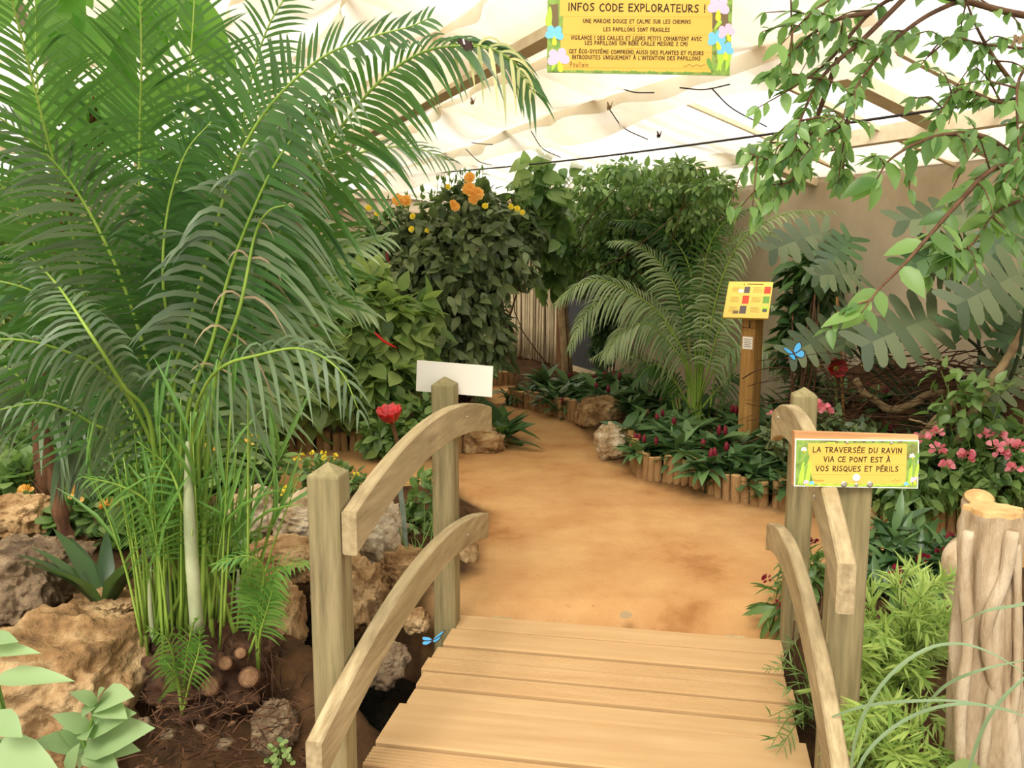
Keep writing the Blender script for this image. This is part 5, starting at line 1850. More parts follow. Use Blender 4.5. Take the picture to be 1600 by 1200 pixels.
b0 = drop(*at(1510, 745, 5.15)[:2])
mon = tag(empty('split_leaf_plant', b0), 'large plant with slotted grey-green leaves against the right wall', 'plant')
stalk_base = np.array([0, 0, -.03])
for (bx, by, tx, ty, Y, wid, nx, mat, sx_, sy_) in (
        (1465, 492, 1350, 535, 5.15, .95, .1, 'leaf_monstera', 1540, 560), (1608, 420, 1500, 470, 4.7, .95, .2, 'leaf_monstera', 1590, 560), (1560, 475, 1490, 505, 5.0, .9, .2, 'leaf_deep', 1568, 560),
        (1545, 335, 1410, 335, 5.1, .6, .0, 'leaf_monstera', 1580, 480), (1520, 372, 1420, 410, 5.1, .8, -.1, 'leaf_deep', 1570, 480), (1500, 440, 1440, 395, 5.2, .9, .0, 'leaf_monstera', 1530, 540),
        (1345, 430, 1275, 425, 5.4, .8, .0, 'leaf_monstera', 1330, 520), (1310, 515, 1235, 550, 5.5, .9, .1, 'leaf_monstera', 1345, 560), (1330, 480, 1322, 545, 5.4, .8, .2, 'leaf_monstera', 1350, 560),
        (1585, 560, 1545, 630, 4.9, 1.0, .2, 'leaf_monstera', 1560, 660), (1295, 360, 1205, 385, 5.7, .8, .0, 'leaf_monstera', 1310, 470), (1330, 370, 1290, 420, 5.6, .9, .1, 'leaf_deep', 1320, 480), (1390, 520, 1372, 565, 5.3, .8, .1, 'leaf_monstera', 1400, 560),
        (1620, 480, 1570, 540, 4.9, .9, .1, 'leaf_deep', 1600, 560), (1600, 330, 1550, 400, 5.0, .9, .1, 'leaf_deep', 1600, 440)):
    base, tip = at(bx, by, Y) - b0, at(tx, ty, Y - .12) - b0
    mb = MB()
    split_leaf(mb, base, tip, unit(np.array([nx, -.75, .65])), wid)
    mid = at(sx_, sy_, Y + .1) - b0
    o = mb.build('leaf', M[mat], mon)
    mb = MB()
    mb.tube(cat_rom([stalk_base + rng.normal(size=3) * np.array([.05, .05, 0]), mid * np.array([.5, .5, .45]), mid, base], 14), np.linspace(.016, .007, 14), 6)
    mb.build('leaf_stalk', M['stem_dark'], o)

# ------------------------------------------------------------------ leaning logs, fallen branches and roots on the bank
def limb(name, label, pts, r0, r1, mat, cat, wob=.0):
    P = np.array(pxpath(pts))
    C = cat_rom(P, 26)
    C += np.array([[mnoise.noise(Vector((i * .3, k * 7.0, pts[0][0]))) * wob for k in range(3)] for i in range(26)])
    R = np.linspace(r0, r1, 26) * (1 + .10 * np.sin(np.arange(26) * 1.7))
    mb = MB()
    mb.tube(C, R, 10)
    return tag(mb.build(name, M[mat]), label, cat)


limb('branch', 'bare pale branch leaning on the root bank, left of two', [(1425, 705, 5.0), (1462, 660, 5.0), (1508, 608, 5.0), (1562, 555, 5.05)], .032, .020, 'bark_grey', 'branch', .02)
limb('branch', 'bare branch leaning towards the right edge of the frame, right of two', [(1480, 720, 4.8), (1520, 650, 4.8), (1560, 580, 4.8), (1625, 480, 4.8)], .026, .022, 'bark_grey', 'branch', .02)
limb('branch', 'fallen crooked branch lying in the roots behind the red feeder flower', [(1336, 592, 5.55), (1350, 612, 5.5), (1374, 630, 5.4), (1402, 641, 5.3), (1440, 622, 5.25), (1472, 614, 5.3)], .022, .024, 'bark_grey', 'branch', .02)
limb('branch', 'thin grey branch lying low behind the warning sign', [(1420, 655, 5.0), (1460, 665, 4.95), (1500, 672, 4.9)], .006, .004, 'bark_grey', 'branch', .01)
mb = MB()
for i in range(330):
    r_ = random.Random(i + 400)
    x, y = r_.uniform(1250, 1600), r_.uniform(555, 705)
    Y = 5.72 - (x - 1245) / 355 * .75 + r_.uniform(-.25, .1)
    a = at(x, y, Y)
    a[2] = max(a[2], ground_z(a[0], a[1]) + .01)
    L = r_.uniform(.15, .5)
    an = r_.uniform(-.6, .9) + (math.pi if r_.random() < .5 else 0)
    e = a + np.array([math.cos(an) * L, r_.uniform(-.15, .1), math.sin(an) * L * .5 - .03])
    m_ = (a + e) / 2 + np.array([r_.uniform(-.06, .06), r_.uniform(-.05, .05), r_.uniform(-.08, .06)])
    mb.tube(cat_rom([a, m_, e], 6), r_.choice((.0015, .002, .003, .004)), 4)
o = mb.build('tangled_roots', M['root'])
tag(o, 'tangle of thin brown roots over the dark bank by the right wall', 'roots', kind='stuff')

# ------------------------------------------------------------------ pink-flowered shrubs and ground plants at right
def flowery(name, label, cat, base, ells, n, tmpl, size, mat, spots, fm, fname, fsize=.03, **kw):
    t = shrub(name, label, cat, base, ells, n, tmpl, size, mat, **kw)
    for (x, y, Y) in spots:
        mb = MB()
        c = at(x, y, Y) - np.asarray(base)
        k = 12
        dd = rand_unit(k) * np.array([1, 1, .6]) + np.array([0, -.3, .4])
        put_leaves(mb, PETAL, c + unit(dd) * fsize * .4, dd, rand_unit(k), fsize * .8, 1.3)
        mb.build(fname, M[fm], t)
    return t


flowery('lantana_bush', 'leafy bush with small pink flower heads right of the warning sign', 'bush', on_ground(1490, 800),
        [crown_px(1480, 740, 4.85, 100, 56), crown_px(1560, 745, 4.7, 80, 62), crown_px(1420, 770, 4.8, 60, 45), crown_px(1600, 720, 4.7, 60, 60), crown_px(1540, 690, 4.9, 60, 30)], 2300, OVATE_S, .075, 'leaf_mid',
        [(1441, 685, 4.5), (1462, 678, 4.6), (1480, 731, 4.4), (1510, 712, 4.5), (1538, 681, 4.6), (1560, 681, 4.6), (1553, 700, 4.5), (1577, 698, 4.5), (1592, 700, 4.4), (1585, 735, 4.3), (1509, 713, 4.5), (1566, 708, 4.5), (1465, 703, 4.5)],
        'pink_petal', 'pink_flower', .04, ntwig=24, r=.008, droop=.2)
flowery('pink_flowered_plant', 'soft green plant with pink flower heads behind the far right bridge post', 'plant', on_ground(1285, 745),
        [crown_px(1290, 665, 5.3, 36, 30), crown_px(1280, 700, 5.3, 44, 40), crown_px(1340, 690, 5.3, 50, 36), crown_px(1215, 680, 5.4, 20, 26)], 620, OVATE_S, .07, 'leaf_olive',
        [(1275, 632, 5.15), (1285, 635, 5.15), (1207, 648, 5.3), (1280, 640, 5.15), (1292, 642, 5.15), (1270, 640, 5.2)], 'pink_petal', 'pink_flower', .035, ntwig=14, r=.007, droop=.2)
shrub('seedling_shrub', 'thin young shrub with pale leaves among the leaning branches', 'shrub', drop(*at(1505, 740, 4.85)[:2]), [crown_px(1500, 640, 4.75, 50, 60), crown_px(1540, 640, 4.7, 50, 60), crown_px(1480, 590, 4.8, 30, 20)], 130, OVATE, .09, 'leaf_mid', stem='stem_green', ntwig=14, r=.005)
shrub('undergrowth_shrub', 'low green undergrowth behind the warning sign', 'shrub', on_ground(1380, 770), [crown_px(1380, 720, 5.1, 70, 34), crown_px(1330, 740, 5.15, 60, 34), crown_px(1400, 770, 4.95, 60, 30)], 600, LANCE, .12, 'leaf_deep', ntwig=14, r=.006)
flowery('red_budded_plant', 'dark leafy plant with deep red buds between the warning sign post and the cut trunk', 'plant', on_ground(1430, 990),
        [crown_px(1420, 900, 3.85, 80, 60), crown_px(1400, 960, 3.7, 70, 70), crown_px(1470, 900, 3.8, 50, 50), crown_px(1400, 850, 4.0, 50, 36)], 620, LANCE, .15, 'leaf_bed',
        [(1443, 873, 3.55), (1400, 893, 3.5), (1402, 905, 3.5), (1440, 945, 3.4), (1484, 841, 3.9), (1470, 862, 3.7)], 'bud_red', 'red_bud', .026, ntwig=18, r=.006, droop=.1, upface=.9)
flowery('deck_side_plant', 'small wispy plant with reddish tips at the deck corner by the far right bridge post', 'plant', on_ground(1262, 985),
        [crown_px(1255, 900, 3.85, 36, 50), crown_px(1225, 950, 3.7, 30, 40), crown_px(1270, 940, 3.9, 36, 60)], 260, LANCE, .11, 'leaf_mid', [(1198, 905, 3.6), (1215, 945, 3.6), (1265, 850, 3.9), (1272, 846, 3.9), (1255, 890, 3.7)], 'bud_red', 'red_bud', .02, ntwig=14, r=.004, droop=.1)

# ------------------------------------------------------------------ plants left of the path
flowery('yellow_daisy_plant', 'low leafy plant with tiny yellow flowers behind the near left bridge post', 'plant', on_ground(510, 790), [crown_px(515, 752, 5.5, 46, 34), crown_px(488, 735, 5.5, 26, 22), crown_px(545, 760, 5.5, 30, 24)], 420, OVATE_S, .06, 'leaf_mid',
        [(487, 708, 5.4), (506, 708, 5.4), (507, 716, 5.4), (523, 713, 5.4), (556, 742, 5.2), (471, 712, 5.45), (464, 718, 5.4)], 'yellow_petal', 'yellow_flower', .02, ntwig=16, r=.004, droop=.1)
flowery('yellow_daisy_plant', 'small tuft with one yellow flower on top of the pale rocks', 'plant', at(450, 790, 5.05), [crown_px(450, 772, 5.05, 26, 12), crown_px(470, 778, 5.05, 20, 10)], 110, OVATE_S, .05, 'leaf_mid', [(447, 764, 4.9), (441, 770, 4.9)], 'yellow_petal', 'yellow_flower', .02, ntwig=8, r=.003)
shrub('leafy_herb', 'leafy herb under the upper left rail beside the grey-green feeder pole', 'herb', on_ground(650, 870), [crown_px(645, 830, 4.75, 46, 36), crown_px(665, 775, 4.8, 26, 40), crown_px(620, 850, 4.7, 30, 26), crown_px(660, 850, 4.6, 40, 24)], 460, OVATE, .07, 'leaf_mid', stem='stem_green', ntwig=18, r=.004, droop=.1)
shrub('leafy_herb', 'soft green herb behind the left red flower, against the left log edging', 'herb', on_ground(620, 712), [crown_px(600, 680, 6.7, 42, 30), crown_px(650, 665, 6.7, 46, 36), crown_px(675, 640, 6.8, 26, 22)], 460, OVATE, .10, 'leaf_mid', stem='stem_green', ntwig=16, r=.006, droop=.2)
shrub('leafy_herb', 'little yellow-green plant just below the white sign board', 'herb', on_ground(712, 706), [crown_px(700, 660, 6.9, 16, 30), crown_px(690, 622, 6.9, 14, 12)], 60, OVATE, .10, 'leaf_light', stem='stem_green', ntwig=8, r=.006)
e = tag(empty('spiky_rosette', on_ground(776, 694)), 'spiky dark rosette plant at the path edge beyond the upper left rail', 'plant')
mb = rosette(54, .30, None, 55, up=.7)
mb.build('leaves', [M['leaf_deep'], M['stem_dark']], e)
e = tag(empty('strap_leaf_plant', on_ground(165, 955)), 'plant with broad dark strap leaves between the brown trunk and the palm clump', 'plant')
mb = MB()
k = 16
az = rng.random(k) * 6.28
put_leaves(mb, LANCE, np.column_stack([np.cos(az) * .03, np.sin(az) * .03, np.zeros(k)]), np.column_stack([np.cos(az) * .6, np.sin(az) * .6, np.full(k, 1.7)]), np.column_stack([-np.cos(az), -np.sin(az), np.full(k, .4)]), .30 + .1 * rng.random(k), .85)
mb.build('leaves', M['leaf_deep'], e)

# ground cover with broad leaves and little orange and yellow heads
gc_spots = [('nearest the grey boulder', (140, 850), [(30, 745, 5.2, 60, 30), (150, 800, 4.8, 90, 44), (220, 840, 4.6, 70, 40)], [(122, 770, 4.6), (170, 790, 4.4), (40, 770, 5.0)]),
            ('in the middle below the palm fronds', (210, 775), [(130, 730, 5.5, 110, 44), (240, 750, 5.4, 90, 44), (60, 700, 5.8, 90, 40)], [(122, 770, 5.0), (127, 790, 4.9), (168, 774, 5.0), (58, 652, 5.6), (48, 652, 5.6)]),
            ('behind the palm canes', (370, 765), [(340, 700, 5.9, 80, 40), (400, 720, 5.7, 60, 40), (300, 740, 5.5, 70, 36)], [(395, 690, 5.5), (330, 700, 5.6)]),
            ('left of the tan ledge above the stream', (330, 880), [(300, 850, 4.5, 80, 34), (360, 880, 4.3, 60, 26)], [(250, 830, 4.3)])]
for lab, b, es, fl in gc_spots:
    flowery('ground_cover_patch', 'low broad-leaved ground cover with orange heads ' + lab, 'ground cover', on_ground(*b), [crown_px(*q) for q in es], 900, ROUND, .085, 'leaf_mid', fl, 'orange_petal', 'orange_flower', .045, ntwig=20, r=.004, droop=.0, upface=1.3, inner=.2)
# ================================================================== string curtain and dark doorway in the right-hand wall
CD = 4.70


def wall_L(px, D=CD):
    x = (px - 800) / 1400
    d = D / (x * .9308 + .3656)
    return d * (.9308 - .3656 * x)


La, Lb = wall_L(872), wall_L(786)
t = tag(empty('string_curtain', gh(CD, (La + Lb) / 2, 0.1)), 'pale curtain of hanging cords across the doorway at the end of the path', 'curtain', kind='thing')
o0 = gh(CD, (La + Lb) / 2, 0.1)
mb = MB()
nstr = 74
for i in range(nstr):
    L = La + (Lb - La) * (i + .5) / nstr
    D = CD + random.uniform(-.04, .05)
    p0 = gh(D, L, 1.98)
    p1 = gh(D + random.uniform(-.03, .02), L + random.uniform(-.03, .03), .12 + random.uniform(-.03, .06))
    mb.tube(cat_rom(np.array([p0, (p0 + p1) / 2 + np.array([random.uniform(-.01, .01), 0, 0]), p1]) - o0, 5), random.choice((.012, .014, .017)), 6)
o = mb.build('cords', noisy('cream_cord', [(0.3, rgb(206, 188, 152)), (0.7, rgb(236, 224, 196))], 20, .9, stretch=(3, 3, .3)), t)
o['kind'] = 'stuff'
mb = MB()
mb.box(gh(CD, (La + Lb) / 2, 2.0) - o0, (.06, abs(Lb - La) + .1, .06), GHR)
mb.build('curtain_rail', M['bark_brown'], t, smooth=False)
mb = MB()
mb.box(gh(4.74, wall_L(876), 1.08), (.14, .13, 2.2), GHR)
o = mb.build('door_post_beam', wood('dark_door_post', rgb(92, 62, 40), rgb(134, 98, 66), (6, 6, .5), 6), smooth=False)
o['kind'] = 'structure'
Lc, Ld = wall_L(935), wall_L(884)
mb = MB()
mb.box(gh(4.76, (Lc + Ld) / 2, 1.0), (.05, abs(Ld - Lc), 1.8), GHR)
o = mb.build('door_1', plain('dark_grey_door', rgb(70, 74, 82), .5), smooth=False)
o['kind'] = 'structure'
mb = MB()
mb.box(gh(4.75, (Lc + Ld) / 2, .14), (.07, abs(Ld - Lc) + .1, .08), GHR)
o = mb.build('door_sill', M['beam_wood'], smooth=False)
o['kind'] = 'structure'

# ================================================================== cable under the roof
t = MB()
a, b = at(1700, 137, 3.9), at(640, 273, 11.4)
t.tube([a + (b - a) * s + np.array([0, 0, -.05 * math.sin(math.pi * s)]) for s in np.linspace(0, 1, 30)], .008, 6)
o = t.build('cable', M['cable'])
tag(o, 'long black cable strung below the roof towards the far end', 'cable')

# ================================================================== cut ficus trunks at the right edge
b0 = on_ground(1540, 1245)
Y = b0[1]
C = cat_rom(np.array(pxpath([(1545, 1330, Y), (1540, 1180, Y), (1538, 1060, Y), (1540, 950, Y), (1546, 860, Y), (1552, 800, Y)])), 60)
n_a = 48
ang = np.arange(n_a) * 2 * math.pi / n_a
V = []
for i, c in enumerate(C):
    u = i / 59
    r0 = .092 - .022 * u + .02 * (1 - u) ** 3
    row = []
    for a in ang:
        f_ = 1 + .13 * math.sin(5 * a + 2.4 * u * 3) * (1 - .3 * u) + .08 * math.sin(9 * a - 4 * u) + .14 * mnoise.noise(Vector((math.cos(a) * 1.3, math.sin(a) * 1.3, u * 5)))
        row.append(c + np.array([math.cos(a) * r0 * f_, math.sin(a) * r0 * f_ * .9, 0]))
    V.append(row)
V = np.array(V)
tilt_top = V[-1] - C[-1]
idx = np.arange(60 * n_a).reshape(60, n_a)
q = np.stack([idx[:-1], np.roll(idx[:-1], -1, 1), np.roll(idx[1:], -1, 1), idx[1:]], -1).reshape(-1, 4)
t = tag(empty('cut_trunk', b0), 'thick pale fluted trunk with sawn top and climbing roots at the right edge', 'tree trunk')
mb = MB()
mb.add(V.reshape(-1, 3) - b0, q, 0)
mb.build('trunk', M['bark_pale'], t)
mb = MB()
cap_v = V[-1] - b0
mb.add(np.vstack([cap_v, cap_v * .0 + (C[-1] - b0) + (cap_v - (C[-1] - b0)) * .96 + np.array([0, 0, .012])]), [list(range(n_a, 2 * n_a))] + [[i, (i + 1) % n_a, n_a + (i + 1) % n_a, n_a + i] for i in range(n_a)])
mb.build('sawn_top', M['stake_end'], t, smooth=False)
for pts, r0 in (([(1505, 1260), (1500, 1130), (1512, 1000), (1506, 900), (1512, 830)], .026), ([(1578, 1260), (1560, 1100), (1540, 990), (1570, 900), (1582, 830)], .028), ([(1560, 1240), (1586, 1090), (1590, 960), (1588, 850)], .018), ([(1530, 1240), (1545, 1120), (1560, 1010)], .02)):
    P = np.array(pxpath([(x, y, Y - .074) for x, y in pts])) - b0
    mb = MB()
    mb.tube(cat_rom(P, 26), r0 * .62 * (1 + .07 * np.sin(np.arange(26) * .9)), 9)
    mb.build('aerial_root', M['bark_pale'], t)
t = tag(empty('short_log', drop(*at(1520, 850, 3.25)[:2])), 'short sawn log standing close behind the thick fluted trunk', 'log')
lb = np.array(t.location)
P = np.array(pxpath([(1505, 960, 3.3), (1512, 880, 3.3), (1522, 815, 3.28), (1530, 778, 3.24)])) - lb
P[0][2] = -.02
mb = MB()
mb.tube(cat_rom(P, 22), .054 * (1 + .08 * np.sin(np.arange(22) * 1.1)), 14)
mb.build('trunk', M['bark_pale'], t)
d = unit(P[-1] - P[-2])
mb = MB()
mb.tube([P[-1], P[-1] + d * .008], [.055, .047], 16)
mb.build('sawn_top', M['stake_end'], t)
t = tag(empty('bent_limb', drop(*at(1500, 900, 3.1)[:2])), 'bent pale limb bulging from behind the left side of the fluted trunk', 'branch')
lb = np.array(t.location)
P = np.array(pxpath([(1502, 1010, 3.05), (1490, 930, 3.05), (1488, 880, 3.05), (1500, 858, 3.1), (1530, 850, 3.15)])) - lb
P[0][2] = min(P[0][2], 0)
mb = MB()
mb.tube(cat_rom(P, 22), np.linspace(.03, .045, 22), 12)
mb.build('limb', M['bark_pale'], t)

# ================================================================== feathery green plants at lower right
def feathery(name, label, base, tips, mat, nl, ll, seed, wl=.62):
    r_ = np.random.default_rng(seed)
    b_ = np.asarray(base, float)
    t = tag(empty(name, b_), label, 'plant')
    ms, ml = MB(), MB()
    for (x, y, Yt, sag) in tips:
        tip = at(x, y, Yt) - b_
        mid = tip * .55 + np.array([0, 0, abs(tip[2]) * .22 + sag]) + r_.normal(size=3) * .02
        C = cat_rom([r_.normal(size=3) * np.array([.04, .04, 0]), mid, tip], 26)
        ms.tube(C, np.linspace(.004, .0012, 26), 4)
        T = unit(np.gradient(C, axis=0))
        u = .25 + .75 * r_.random(nl) ** .8
        ii = np.clip((u * 25).astype(int), 0, 25)
        side = unit(np.cross(T[ii], r_.normal(size=(nl, 3)) * .6 + np.array([0, -.6, .7])))
        side = side * np.where(r_.random(nl) < .5, -1, 1)[:, None]
        D = T[ii] * .8 + side * .8 + np.array([0, 0, .1])
        put_leaves(ml, LANCE_S, C[ii], D, r_.normal(size=(nl, 3)) * .4 + np.array([0, -.6, .8]), ll * (.6 + .7 * r_.random(nl)), wl)
    ms.build('stem', M['stem_green'], t)
    ml.build('leaves', M[mat], t)
    return t


r_ = random.Random(3)
fb = drop(1.33, 2.95)
tips = [(r_.uniform(1350, 1500), r_.uniform(890, 1150), r_.uniform(2.6, 3.2), 0) for _ in range(44)] + [(r_.uniform(1280, 1400), r_.uniform(980, 1160), r_.uniform(2.4, 2.8), .05) for _ in range(26)] + \
       [(r_.uniform(1420, 1530), r_.uniform(880, 1000), r_.uniform(2.7, 3.1), 0) for _ in range(16)]
feathery('feathery_shrub', 'bushy light green feathery plant between the near right bridge post and the fluted trunk', fb, tips, 'leaf_feather', 26, .075, 11)
fb = drop(1.20, 2.62)
tips = [(r_.uniform(1290, 1520), r_.uniform(1090, 1230), r_.uniform(2.1, 2.55), .05) for _ in range(36)]
feathery('feathery_shrub', 'lower light green feathery plant at the bottom edge below the near right bridge post', fb, tips, 'leaf_feather', 24, .07, 12)
fb = bridge_pt(.78, -.35, -.2)
tips = [(1190, 1045, 3.1, .05), (1215, 1040, 3.1, .05), (1225, 1075, 2.95, .05), (1200, 1120, 2.75, .05), (1212, 1180, 2.6, .05), (1240, 1130, 2.7, .03), (1255, 1140, 2.7, .03), (1230, 1020, 3.2, .05), (1205, 1165, 2.62, .05)]
feathery('trailing_plant', 'thin trailing plant with sparse leaves hanging over the right edge of the deck', fb, tips, 'leaf_mid', 16, .05, 13, .5)

# long arching grey-green blades
bb = drop(1.2, 2.0)
t = tag(empty('blade_leaved_plant', bb), 'plant with long arching grey-green blade leaves in front of the fluted trunk', 'plant')


def blade(parent, pts, w, mat):
    C = cat_rom(np.array(pxpath(pts)) - np.array(parent.location), 28)
    T = unit(np.gradient(C, axis=0))
    S = unit(np.cross(T, unit(EYEV - np.array(parent.location)) + np.array([0, 0, .5])))
    wd = w * np.array([.5 + .5 * min(1, i / 6) if i < 14 else max(.05, (27 - i) / 13.5) ** .7 for i in range(28)])
    N = np.cross(S, T)
    V = np.stack([C - S * wd[:, None] / 2 + N * wd[:, None] * .12, C, C + S * wd[:, None] / 2 + N * wd[:, None] * .12], 1).reshape(-1, 3)
    mb = MB()
    mb.add(V, np.array([[3 * i + c, 3 * i + c + 1, 3 * i + c + 4, 3 * i + c + 3] for i in range(27) for c in range(2)]))
    return mb.build('blade', M[mat], parent)


for pts in ([(1325, 1260, 2.3), (1338, 1150, 2.3), (1378, 1070, 2.3), (1440, 1018, 2.3), (1500, 1006, 2.3), (1560, 1026, 2.25), (1625, 1070, 2.2)],
            [(1320, 1270, 2.35), (1352, 1180, 2.35), (1420, 1122, 2.35), (1500, 1100, 2.3), (1580, 1112, 2.3), (1640, 1140, 2.25)],
            [(1300, 1120, 2.5), (1350, 1104, 2.45), (1420, 1096, 2.4), (1500, 1096, 2.35), (1600, 1112, 2.3)],
            [(1440, 1110, 2.5), (1480, 1070, 2.45), (1540, 1045, 2.4), (1620, 1028, 2.4)],
            [(1640, 935, 2.5), (1590, 946, 2.5), (1540, 955, 2.5), (1500, 975, 2.55)],
            [(1500, 1250, 2.4), (1540, 1130, 2.4), (1600, 1060, 2.4), (1660, 1030, 2.4)]):
    blade(t, [(x, y, Yq * .86) for x, y, Yq in pts], .009, 'blade_grey')
t = tag(empty('ground_leaf_plant', drop(1.3, 2.3)), 'broad green leaf at the bottom edge below the fluted trunk', 'plant')
tb = np.array(t.location)
mb = MB()
for (x, y, tx, ty, L_) in ((1540, 1215, 1478, 1182, .12), (1420, 1210, 1442, 1190, .06), (1440, 1225, 1425, 1196, .07), (1560, 1230, 1530, 1195, .1)):
    p, q_ = at(x, y, 2.2) - tb, at(tx, ty, 2.15) - tb
    put_leaves(mb, BIG, p[None], (q_ - p)[None], np.array([[0, -.5, .8]]), L_, 1.2)
    mb.tube([np.array([0, 0, -.02]), p * .6, p], .003, 4, 1)
mb.build('leaves', [M['leaf_light'], M['stem_green']], t)

# ================================================================== soft pale plants at the lower left
t = tag(empty('pale_leaved_plant', drop(-.98, 2.28)), 'soft pale green plant with whorled leaves in front of the tan boulder', 'plant')
tb = np.array(t.location)
Yp = 2.22
mb, ms = MB(), MB()
c1, c2, c3 = at(152, 1100, Yp) - tb, at(140, 1140, Yp) - tb, at(132, 1168, Yp) - tb
for c, tips in ((c1, [(116, 1079), (194, 1079), (153, 1074), (190, 1112), (128, 1112), (150, 1128)]), (c2, [(88, 1115), (96, 1135), (196, 1108), (128, 1148), (165, 1150)]), (c3, [(58, 1153), (222, 1130), (176, 1195), (210, 1166), (118, 1205), (100, 1142)])):
    for (x, y) in tips:
        q_ = at(x, y, Yp - random.uniform(0, .12)) - tb
        L_ = np.linalg.norm(q_ - c)
        put_leaves(mb, OVATE, c[None], (q_ - c)[None], np.array([[random.uniform(-.3, .3), -.6, .8]]), L_, .95)
ms.tube(cat_rom([np.array([0, 0, -.02]), c3, c2, c1], 12), .006, 6)
mb.build('leaves', M['leaf_mint'], t)
ms.build('stem', M['stem_green'], t)
t = tag(empty('pale_leaved_plant', drop(-1.28, 2.2)), 'pale green plant reaching in from the left edge over the tan boulder', 'plant')
tb = np.array(t.location)
mb, ms = MB(), MB()
for (x, y, tx, ty, w) in ((-20, 1022, 52, 1010, .5), (-10, 1064, 102, 1050, .5), (-15, 1118, 30, 1145, 1.2), (-30, 1180, 82, 1192, 1.1), (112, 1225, 108, 1168, .9), (-20, 1000, 20, 995, .8)):
    p, q_ = at(x, y, 2.1) - tb, at(tx, ty, 2.05) - tb
    put_leaves(mb, OVATE, p[None], (q_ - p)[None], np.array([[0, -.5, .85]]), np.linalg.norm(q_ - p), w)
    ms.tube(cat_rom([np.array([0, 0, -.02]), p * np.array([.4, .4, .6]), p], 8), .004, 5)
mb.build('leaves', M['leaf_mint'], t)
ms.build('stem', M['stem_green'], t)
t = tag(empty('tiny_seedling', on_ground(438, 1165)), 'tiny seedling on the dark bank by the mossy stone', 'seedling')
tb = np.array(t.location)
mb = MB()
for (x, y) in ((425, 1170), (440, 1160), (430, 1182), (455, 1190), (447, 1176), (420, 1185), (436, 1195)):
    c = at(x, y, tb[1] - .03) - tb
    put_leaves(mb, ROUND, np.repeat(c[None], 4, 0), rand_unit(4) + np.array([0, -.2, .2]), np.array([0, -.5, 1.0]), .022)
    mb.tube([np.array([0, 0, -.01]), c], .0015, 4, 1)
mb.build('leaves', [M['leaf_light'], M['stem_green']], t)

# ================================================================== tree reaching in from the upper right
tb = drop(2.55, 3.7)
t = tag(empty('overhanging_tree', tb), 'tree with glossy leaves whose branches hang into the upper right of the view', 'tree')
mb = MB()
top = at(1700, 60, 3.7) - tb
trunk_c = cat_rom([(0, 0, -.1), (-.03, 0, .9), (.02, 0, 1.7), top], 20)
mb.tube(trunk_c, np.linspace(.06, .035, 20), 10)
mb.build('trunk', M['bark_brown'], t)
branches = [
    [(1690, 230, 3.6), (1610, 160, 3.5), (1560, 100, 3.4), (1525, 40, 3.35), (1495, -40, 3.3)],
    [(1690, 40, 3.6), (1580, 20, 3.5), (1500, 0, 3.4), (1420, -10, 3.3), (1360, 20, 3.3), (1300, 90, 3.25), (1250, 130, 3.2), (1185, 168, 3.2)],
    [(1690, -20, 3.6), (1560, -40, 3.4), (1440, -30, 3.2), (1350, -20, 3.1), (1280, 10, 3.1), (1220, 70, 3.1)],
    [(1500, 0, 3.4), (1440, 30, 3.3), (1380, 80, 3.2), (1330, 150, 3.15), (1310, 210, 3.1)],
    [(1420, -10, 3.3), (1350, 60, 3.2), (1285, 120, 3.2), (1250, 190, 3.15), (1240, 240, 3.1)],
    [(1690, 300, 3.5), (1600, 255, 3.4), (1540, 215, 3.3), (1480, 210, 3.2), (1430, 225, 3.2), (1390, 250, 3.15), (1370, 280, 3.1)],
    [(1690, 260, 3.4), (1600, 260, 3.3), (1550, 265, 3.2), (1490, 325, 3.1), (1420, 405, 3.0), (1375, 450, 2.95), (1345, 490, 2.9)],
    [(1690, 330, 3.5), (1620, 310, 3.4), (1560, 330, 3.3), (1520, 380, 3.2), (1490, 400, 3.2)],
    [(1310, 90, 3.25), (1260, 220, 3.3), (1215, 250, 3.3), (1170, 240, 3.3)],
    [(1690, 120, 3.6), (1610, 80, 3.5), (1540, 70, 3.4), (1480, 60, 3.3), (1440, 100, 3.25)],
    [(1610, 160, 3.5), (1560, 160, 3.4), (1500, 140, 3.4), (1465, 180, 3.3)],
    [(1690, 200, 3.5), (1620, 180, 3.4), (1590, 250, 3.3), (1560, 300, 3.3)],
    [(1360, 20, 3.3), (1310, 30, 3.2), (1260, 60, 3.2), (1200, 120, 3.2)],
    [(1690, 80, 3.4), (1600, 110, 3.3), (1590, 200, 3.2), (1600, 290, 3.2)],
    [(1260, 220, 3.3), (1240, 280, 3.3), (1200, 290, 3.3)],
    [(1330, 150, 3.2), (1320, 230, 3.3), (1315, 300, 3.3)],
]
anchor = top
leafy_n = 0
